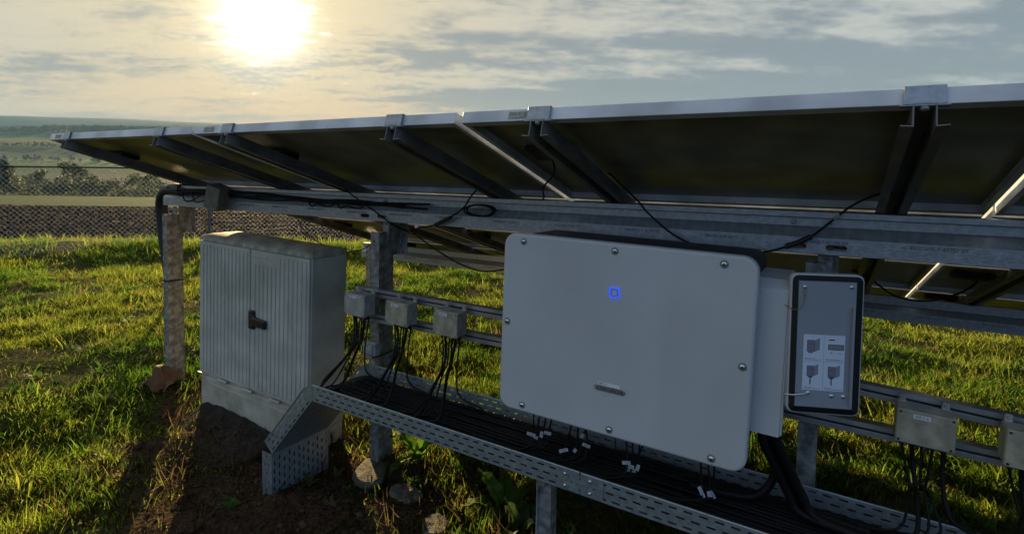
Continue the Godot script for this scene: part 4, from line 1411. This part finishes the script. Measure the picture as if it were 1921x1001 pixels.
func make_cables() -> void:
	var n := 0
	for grp in [[-1.000, "leftmost group of cables", [[-0.030, 0.668, -0.15, 0.040], [-0.022, 0.655, -0.3, 0.034], [0.004, 0.666, 1.45, 0.026], [0.026, 0.672, -0.1, 0.032]]],
			[-0.83, "second group of cables from the left", [[-0.055, 0.640, 0.35, 0.040], [-0.012, 0.646, 0.9, 0.016], [0.030, 0.672, -0.25, 0.034], [0.006, 0.700, 1.3, 0.020]]],
			[-0.610, "third group of cables from the left", [[-0.020, 0.662, 0.12, 0.034], [-0.006, 0.645, -0.1, 0.024], [0.016, 0.642, 1.3, 0.024], [-0.014, 0.618, 0.05, 0.042]]],
			[-0.340, "rightmost group of cables", [[-0.020, 0.634, -1.1, 0.042], [0.004, 0.628, -1.3, 0.022], [0.012, 0.622, -1.0, 0.030]]]]:
		var k := 0
		for q in grp[2]:
			var x: float = grp[0] + q[0]
			var yy: float = q[1]
			var z := -1.90 - 0.012 * k
			var pts := [Vector3(grp[0] + (k - 1.5) * 0.022, 0.83, z - 0.03), Vector3(grp[0] + (k - 1.5) * 0.022, 0.75, z - 0.02), Vector3(x, yy, z - 0.004), Vector3(x - 0.01, 0.618, z + 0.03), Vector3(x - 0.12, 0.60, z + 0.055), Vector3(x - 0.35, 0.598, z + 0.05)]
			tagged_cable(pts, 0.0035, Vector3(x, yy, z + 0.006), q[2], Vector2(q[3] * 0.9, 0.0125), "thin white-tagged black cable under the inverter, %s" % grp[1], "tagged cables under the inverter")
			k += 1
			n += 1
	# thick cables out of the wiring bay
	for k in 4:
		var x := -0.185 + 0.022 * k
		var z := -1.93 - 0.035 * (k % 2)
		tag(put("power_cable", cable_mesh([Vector3(x, 0.93, z), Vector3(x + 0.008, 0.85, z), Vector3(x + 0.045, 0.76, z - 0.03), Vector3(x + 0.085, 0.67, z - 0.055), Vector3(x + 0.13, 0.605, z - 0.06), Vector3(x + 0.30, 0.59, z - 0.05)] if k < 3 else [Vector3(x - 0.02, 0.93, z - 0.05), Vector3(x - 0.024, 0.80, z - 0.06), Vector3(x - 0.03, 0.68, z - 0.07), Vector3(x - 0.10, 0.60, z - 0.05), Vector3(x - 0.3, 0.59, z - 0.04)], 0.015, 9), M.cable), "thick black power cable from the wiring bay down into the tray", "cable", "thick power cables under the wiring bay")
	# panel leads
	tag(put("panel_lead", cable_mesh([Vector3(-0.905, 1.755, -2.18), Vector3(-0.86, 1.735, -2.20), Vector3(-0.803, 1.69, -2.20), Vector3(-0.72, 1.61, -2.22), Vector3(-0.685, 1.56, -2.25), Vector3(-0.582, 1.478, -2.26), Vector3(-0.474, 1.431, -2.27), Vector3(-0.40, 1.415, -2.30)], 0.0042, 7), M.cable), "thin black lead sagging from a rafter to the top of the inverter", "cable")
	var b := thing("panel_lead", "black lead with a fat plug crossing the purlin above the side door", "cable")
	put("sheath", cable_mesh([Vector3(0.165, 1.67, -2.25), Vector3(0.12, 1.663, -2.26), Vector3(0.05, 1.623, -2.26), Vector3(-0.013, 1.563, -2.26), Vector3(-0.079, 1.500, -2.268), Vector3(-0.157, 1.459, -2.268), Vector3(-0.239, 1.432, -2.265), Vector3(-0.36, 1.424, -2.26), Vector3(-0.499, 1.428, -2.27)], 0.0042, 7), M.cable, b)
	put("plug", cable_mesh([Vector3(-0.075, 1.503, -2.268), Vector3(-0.115, 1.480, -2.268), Vector3(-0.160, 1.458, -2.268)], 0.0095, 8), M.plastic_black, b)
	put("sleeve", cable_mesh([Vector3(0.012, 1.587, -2.26), Vector3(-0.006, 1.570, -2.26)], 0.0058, 8), M.boxgrey, b)
	var c := thing("panel_lead", "black lead with a plug hanging over the purlin beside a coil", "cable")
	put("sheath", cable_mesh([Vector3(-1.56, 1.66, -2.30), Vector3(-1.603, 1.606, -2.27), Vector3(-1.652, 1.539, -2.265), Vector3(-1.753, 1.479, -2.27), Vector3(-1.84, 1.441, -2.275), Vector3(-1.968, 1.418, -2.29), Vector3(-2.02, 1.412, -2.36)], 0.0045, 7), M.cable, c)
	put("plug", cable_mesh([Vector3(-1.735, 1.487, -2.268), Vector3(-1.79, 1.463, -2.27), Vector3(-1.838, 1.442, -2.272)], 0.0105, 8), M.plastic_black, c)
	put("white_clip", boxm(Vector3(-1.972, 1.425, -2.283), Vector3(0.028, 0.016, 0.012), 0.003, Vector3(0, 0, 0.3)), M.paper, c)
	tag(put("panel_lead", cable_mesh([Vector3(-2.93, 1.745, -2.20), Vector3(-2.80, 1.715, -2.22), Vector3(-2.631, 1.685, -2.25), Vector3(-2.453, 1.582, -2.268), Vector3(-2.283, 1.497, -2.275), Vector3(-2.221, 1.460, -2.28), Vector3(-2.141, 1.414, -2.30), Vector3(-2.12, 1.38, -2.38)], 0.0045, 7), M.cable), "black lead running from a rafter over the purlin slots to the middle post", "cable")
	# coil of spare lead
	var pts := []
	for k in 26:
		var a := TAU * k / 9.0
		pts.append(Vector3(-1.55 + 0.085 * cos(a) + 0.004 * sin(k), 1.532 + 0.028 * sin(a), -2.285 + 0.0015 * k))
	tag(put("coiled_lead", cable_mesh(pts, 0.0045, 6, 4), M.cable), "coil of spare black lead tucked behind the purlin edge", "cable")
	# bundle along the upper purlin at its left end
	for k in 11:
		var line := []
		var x := -4.46
		var end := -1.75 - 0.26 * (k % 5) if k < 7 else -2.9 - 0.1 * k
		while x < end:
			var f := (x + 4.46) / 2.7
			line.append(Vector3(x, 1.570 - 0.030 * f - 0.009 * (k % 4) + 0.010 * sin(x * (3.0 + k * 0.7) + k), -2.303 + 0.009 * (k / 4) + 0.006 * sin(x * 4.1 + k * 2.0)))
			x += 0.17
		tag(put("lead", cable_mesh(line, 0.0062, 6, 3), M.cable), "black lead in the bundle lying along the upper purlin at its left end", "cable", "bundled leads on the purlin")
	for k in 4:
		var x := -4.15 + 0.13 * k if k < 2 else -2.75 + 0.25 * (k - 2)
		tag(put("hanging_loop", cable_mesh([Vector3(x - 0.10, 1.545, -2.285), Vector3(x - 0.06, 1.50, -2.275), Vector3(x, 1.478 if k < 2 else 1.515, -2.27), Vector3(x + 0.10, 1.505, -2.275), Vector3(x + 0.17, 1.545, -2.285)], 0.005, 6), M.cable), "small slack loop of black lead drooping over the purlin face", "cable", "slack loops on the purlin")
	# leads slung under the lower rows
	tag(put("panel_lead", cable_mesh([Vector3(-4.68, 1.25, -3.62), Vector3(-4.50, 1.10, -3.6), Vector3(-4.174, 0.996, -3.6), Vector3(-3.95, 0.985, -3.6), Vector3(-3.752, 1.015, -3.6), Vector3(-3.619, 1.10, -3.6), Vector3(-3.5, 1.19, -3.6)], 0.005, 6), M.cable), "black lead slung under the lower panels behind the cabinet", "cable")
	tag(put("panel_lead", cable_mesh([Vector3(0.10, 1.17, -3.9), Vector3(0.189, 1.134, -3.9), Vector3(0.328, 1.037, -3.9), Vector3(0.483, 1.028, -3.9), Vector3(0.628, 1.09, -3.9), Vector3(0.70, 1.17, -3.88), Vector3(0.66, 1.22, -3.8)], 0.006, 6), M.cable), "black lead slung under the lower panels at the right", "cable")
	tag(put("panel_lead", cable_mesh([Vector3(-2.92, 1.27, -3.30), Vector3(-2.75, 1.15, -3.35), Vector3(-2.55, 1.02, -3.45), Vector3(-2.35, 0.97, -3.5), Vector3(-2.1, 1.02, -3.5)], 0.006, 6), M.cable), "black lead slung under the lower panels between middle post and inverter", "cable")
	tag(put("panel_lead", cable_mesh([Vector3(-1.33, 1.57, -2.42), Vector3(-1.24, 1.60, -2.36), Vector3(-1.16, 1.655, -2.20), Vector3(-1.03, 1.72, -2.05), Vector3(-0.99, 1.78, -1.95)], 0.004, 6), M.cable), "black lead curving from a panel junction box across the bright seam", "cable")
	# corrugated hose from the bundle to the ground
	var hose := smooth_path([Vector3(-4.30, 1.555, -2.32), Vector3(-4.45, 1.560, -2.33), Vector3(-4.60, 1.535, -2.35), Vector3(-4.70, 1.45, -2.37), Vector3(-4.715, 1.30, -2.38), Vector3(-4.69, 1.12, -2.385), Vector3(-4.65, 0.92, -2.39), Vector3(-4.62, 0.70, -2.40), Vector3(-4.61, 0.35, -2.41), Vector3(-4.61, -0.05, -2.41)], 13)
	var hs := mb()
	tube(hs, hose, 0.043, 12, 0.07)
	tag(put("corrugated_hose", done(hs), M.plastic_black), "black corrugated hose bending from the purlin end down behind the left post", "hose")
	# tie round the left post
	var ring := []
	for q in [[-4.560, -2.292], [-4.486, -2.292], [-4.482, -2.416], [-4.560, -2.420]]:
		ring.append(Vector3(q[0], 0.845, q[1]))
	var rs := mb()
	tube(rs, PackedVector3Array([ring[0], ring[1], ring[2], ring[3], ring[0]]), 0.005, 6)
	tag(put("cable_tie", done(rs), M.cable), "black tie strapped round the left post at mid height", "cable tie")
	# block wedged on the purlin
	var w := thing("block", "beige block leaning on the upper purlin over the cable bundle", "block", Vector3(-3.735, 1.525, -2.245), "", Basis.from_euler(Vector3(0.1, 0.25, -0.30)))
	put("body", boxm(Vector3.ZERO, Vector3(0.115, 0.165, 0.11), 0.006), M.beige, w)

# ------------------------------------------------------------------ cabinet
func make_cabinet() -> void:
	var t := thing("distribution_cabinet", "tall grey two-door cable distribution cabinet with ribbed doors and black handle", "cabinet", Vector3(-3.34, 0.0, -2.2), "", Basis(Vector3.BACK, -0.030) * Basis(Vector3.UP, 0.0))
	var w := 1.150
	put("body", boxm(Vector3(0, 0.735, -0.150), Vector3(w, 0.945, 0.272), 0.006), M.cabinet, t)
	# the roof, domed a little
	var rf := mb()
	var rings := []
	for q in [[0.0, -0.004], [0.0, 0.016], [0.006, 0.024], [0.07, 0.040], [0.14, 0.046]]:
		var ring := PackedVector3Array()
		for p in rounded(w + 0.010, 0.300, 0.03, 0.0, 0.0, 3):
			var f: float = 1.0 - q[0] / 0.16
			ring.append(Vector3(p.x * (1.0 - q[0] * 1.3), 1.212 + q[1], -0.148 + p.y * (0.25 + 0.75 * f)))
		rings.append(ring)
	loft(rf, rings)
	put("roof", done(rf), M.cabinet_roof, t)
	# doors: ribs moulded in
	for k in 2:
		var x0 := -w / 2 + 0.004 if k == 0 else 0.006
		var x1 := -0.006 if k == 0 else w / 2 - 0.004
		var d := Node3D.new()
		d.name = "door"
		t.add_child(d, true)
		var st := mb()
		box(st, Transform3D(Basis(), Vector3((x0 + x1) / 2, 0.735, -0.007)), Vector3(x1 - x0, 0.935, 0.016), 0.004)
		var n := 13
		for r in n:
			var x := lerpf(x0 + 0.036, x1 - 0.036, float(r) / (n - 1))
			var top := 1.180 if not (k == 1 and r < 6) else 1.115
			box(st, Transform3D(Basis(), Vector3(x, (top + 0.29) / 2, 0.0025)), Vector3(0.0315, top - 0.29, 0.008), 0.003)
		put("leaf", done(st), M.cabinet, d)
		if k == 1:
			put("name_field", boxm(Vector3(0.10, 1.160, 0.002), Vector3(0.15, 0.012, 0.006), 0.002), M.cabinet, d)
			var hs := mb()
			box(hs, Transform3D(Basis(Vector3.BACK, 0.0), Vector3(0.040, 0.746, 0.014)), Vector3(0.055, 0.125, 0.022), 0.008)
			box(hs, Transform3D(Basis(Vector3.BACK, -0.03), Vector3(0.120, 0.738, 0.022)), Vector3(0.150, 0.058, 0.026), 0.009)
			box(hs, Transform3D(Basis(Vector3.BACK, -0.6), Vector3(0.062, 0.765, 0.018)), Vector3(0.05, 0.03, 0.022), 0.008)
			put("handle", done(hs), M.plastic_black, d)
	# plinth
	put("plinth", boxm(Vector3(0, 0.115, -0.152), Vector3(w - 0.012, 0.30, 0.264), 0.005), M.cabinet_dirty, t)
	var pl := mb()
	box(pl, Transform3D(Basis(), Vector3(0, 0.12, -0.016)), Vector3(w - 0.03, 0.24, 0.022), 0.005)
	box(pl, Transform3D(Basis(), Vector3(0.03, 0.12, -0.004)), Vector3(w - 0.18, 0.17, 0.008), 0.004)
	put("plinth_panel", done(pl), M.cabinet_dirty, t)
	for x in [-0.30, -0.02, 0.26]:
		put("hinge", boxm(Vector3(x, 0.252, 0.0), Vector3(0.10, 0.014, 0.016), 0.003), M.cabinet, t)
	put("latch", boxm(Vector3(-0.55, 0.257, 0.003), Vector3(0.07, 0.008, 0.012), 0.002), M.chrome, t)

# ------------------------------------------------------------------ things lying about
func crumpled(w: float, l: float, amp: float, sd: int, fold: float) -> ArrayMesh:
	var n := FastNoiseLite.new()
	n.seed = sd
	n.frequency = 2.3
	n.fractal_octaves = 3
	return grid_mesh(steps([-w / 2, w / 18, w / 2]), steps([-l / 2, l / 14, l / 2]),
		func(u, v):
			var y := n.get_noise_2d(u * 3.0, v * 3.0) * amp + fold * exp(-pow(u / (w * 0.22), 2.0)) * (1.0 - absf(v) / l)
			return Vector3(u + n.get_noise_2d(v * 4.0, 9.0) * 0.05, y, v + n.get_noise_2d(u * 4.0, 3.0) * 0.05),
		func(_q, _u, _v): return Color.WHITE)

func rock(w: float, h: float, l: float, sd: int) -> ArrayMesh:
	var n := FastNoiseLite.new()
	n.seed = sd
	n.frequency = 1.1
	var st := mb()
	st.set_smooth_group(FLAT)
	var rings := []
	for q in [[0.9, -0.5], [1.0, -0.1], [0.97, 0.30], [0.86, 0.50]]:
		var ring := PackedVector3Array()
		for k in 11:
			var a := TAU * k / 11
			var v := Vector3(cos(a), 0, sin(a))
			var rr: float = q[0] * (0.88 + 0.34 * n.get_noise_2d(v.x * 2.0, v.z * 2.0))
			ring.append(Vector3(v.x * w / 2 * rr, h * q[1] + 0.012 * n.get_noise_2d(v.x * 5.0, v.z * 5.0 + q[1]), v.z * l / 2 * rr))
		rings.append(ring)
	loft(st, rings, true, FLAT)
	return done(st)

func make_litter() -> void:
	var s := put("brown_sheet", crumpled(0.24, 0.20, 0.05, 4, 0.14), M.clay)
	s.position = Vector3(-4.46, 0.10, -2.22)
	s.rotation = Vector3(0.5, 0.3, -0.1)
	tag(s, "crumpled rust brown sheet at the foot of the left post", "sheet")
	var f := put("sand_heap", grid_mesh(steps([-1.0, 0.05, 1.0]), steps([0.0, 0.06, 1.02]),
		func(u, v):
			var edge: float = sqrt(maxf(0.0, 1.0 - pow(absf(u), 3.0)))
			var rag := 1.0 + 0.30 * noise_b.get_noise_2d(u * 90.0, 40.0)
			var y: float = (0.070 - 0.025 * u) * pow(1.0 - minf(v, 1.0), 1.25) * edge + noise_b.get_noise_2d(u * 130.0, v * 70.0) * 0.022 * (1.0 - 0.6 * v) - 0.045 * v
			return Vector3(u * 0.46, y, v * 0.40 * edge * rag),
		func(_q, u, v): return Color(0.070, 0.063, 0.055).lerp(Color(0.085, 0.060, 0.041), v)), M.ground)
	f.position = Vector3(-3.46, 0.0, -2.195)
	tag(f, "low heap of dark grey sand against the plinth of the cabinet", "heap")
	var k := 0
	for q in [[-2.245, -2.225, 0.22, 0.045, 0.34, "flat pale stone in the strip of sun beside the middle post"], [-1.93, -2.16, 0.17, 0.040, 0.24, "pale stone half in shadow right of the middle post"],
			[-1.62, -2.02, 0.20, 0.045, 0.16, "flat brown stone among dry grass below the tray"]]:
		var o := put("stone", rock(q[2], q[3], q[4], 20 + k), M.stone)
		o.position = Vector3(q[0], ground_y(q[0], q[1]) + 0.004, q[1])
		o.rotation.y = 0.5 + k
		tag(o, q[5], "stone", "stones lying about the rack")
		k += 1
	dock(Vector2(-2.08, -2.43), 6, 0.26, Color(0.10, 0.22, 0.02), "bright lit dock plant at the foot of the middle post", 0.2)
	dock(Vector2(-1.44, -2.36), 7, 0.27, Color(0.09, 0.19, 0.025), "dock plant with upright leaves behind the tray's second leg")
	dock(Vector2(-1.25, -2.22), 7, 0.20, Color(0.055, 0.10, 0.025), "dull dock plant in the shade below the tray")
	dock(Vector2(-1.95, -3.25), 7, 0.32, Color(0.10, 0.22, 0.025), "lit dock plant behind the tray, just left of the inverter")
	dock(Vector2(0.34, -2.75), 5, 0.16, Color(0.08, 0.19, 0.02), "small dock plant behind the cream box's cables")
	dock(Vector2(-0.25, -2.85), 5, 0.17, Color(0.08, 0.14, 0.03), "small dock plant between wiring bay cables and right post")

# ------------------------------------------------------------------
func _ready() -> void:
	rng.seed = 20241
	# camera
	var cam := Camera3D.new()
	cam.name = "camera"
	cam.projection = Camera3D.PROJECTION_FRUSTUM
	cam.keep_aspect = Camera3D.KEEP_HEIGHT
	cam.near = 0.1
	cam.far = 12000.0
	cam.size = 0.1 * 1001.0 / 1028.1
	cam.frustum_offset = Vector2(0.1 * (960.5 - 986.3) / 1028.1, -0.1 * (500.5 - 390.0) / 1028.1)
	add_child(cam)
	cam.position = Vector3(0, 1.70, 0)
	cam.basis = Basis(Vector3.UP, 0.5162) * Basis(Vector3.RIGHT, -0.0555) * Basis(Vector3.BACK, 0.0185)
	cam.current = true
	# sky, haze and exposure
	var env := Environment.new()
	env.background_mode = Environment.BG_SKY
	env.sky = Sky.new()
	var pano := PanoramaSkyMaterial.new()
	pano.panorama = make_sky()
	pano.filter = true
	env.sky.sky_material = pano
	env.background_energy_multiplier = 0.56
	env.tonemap_mode = Environment.TONE_MAPPER_LINEAR
	env.tonemap_exposure = 2.15
	env.sdfgi_enabled = true
	env.ssao_enabled = true
	env.ssil_enabled = true
	env.fog_enabled = true
	env.fog_density = 0.00010
	env.fog_light_color = Color(0.67, 0.86, 1.0)
	var we := WorldEnvironment.new()
	we.name = "world_environment"
	we.environment = env
	add_child(we)
	# sun
	var sun := DirectionalLight3D.new()
	sun.name = "sun"
	sun.light_color = Color(1.0, 0.86, 0.62)
	sun.light_energy = 1.6
	sun.light_angular_distance = 0.5
	sun.shadow_enabled = true
	add_child(sun)
	sun.look_at_from_position(SUN * 10.0, Vector3.ZERO)

	make_materials()
	make_land()
	make_rack()
	make_panels()
	rails()
	make_inverter()
	make_boxes()
	make_tray()
	make_cabinet()
	make_cables()
	make_fence()
	make_litter()
	make_trees()
	make_grass()
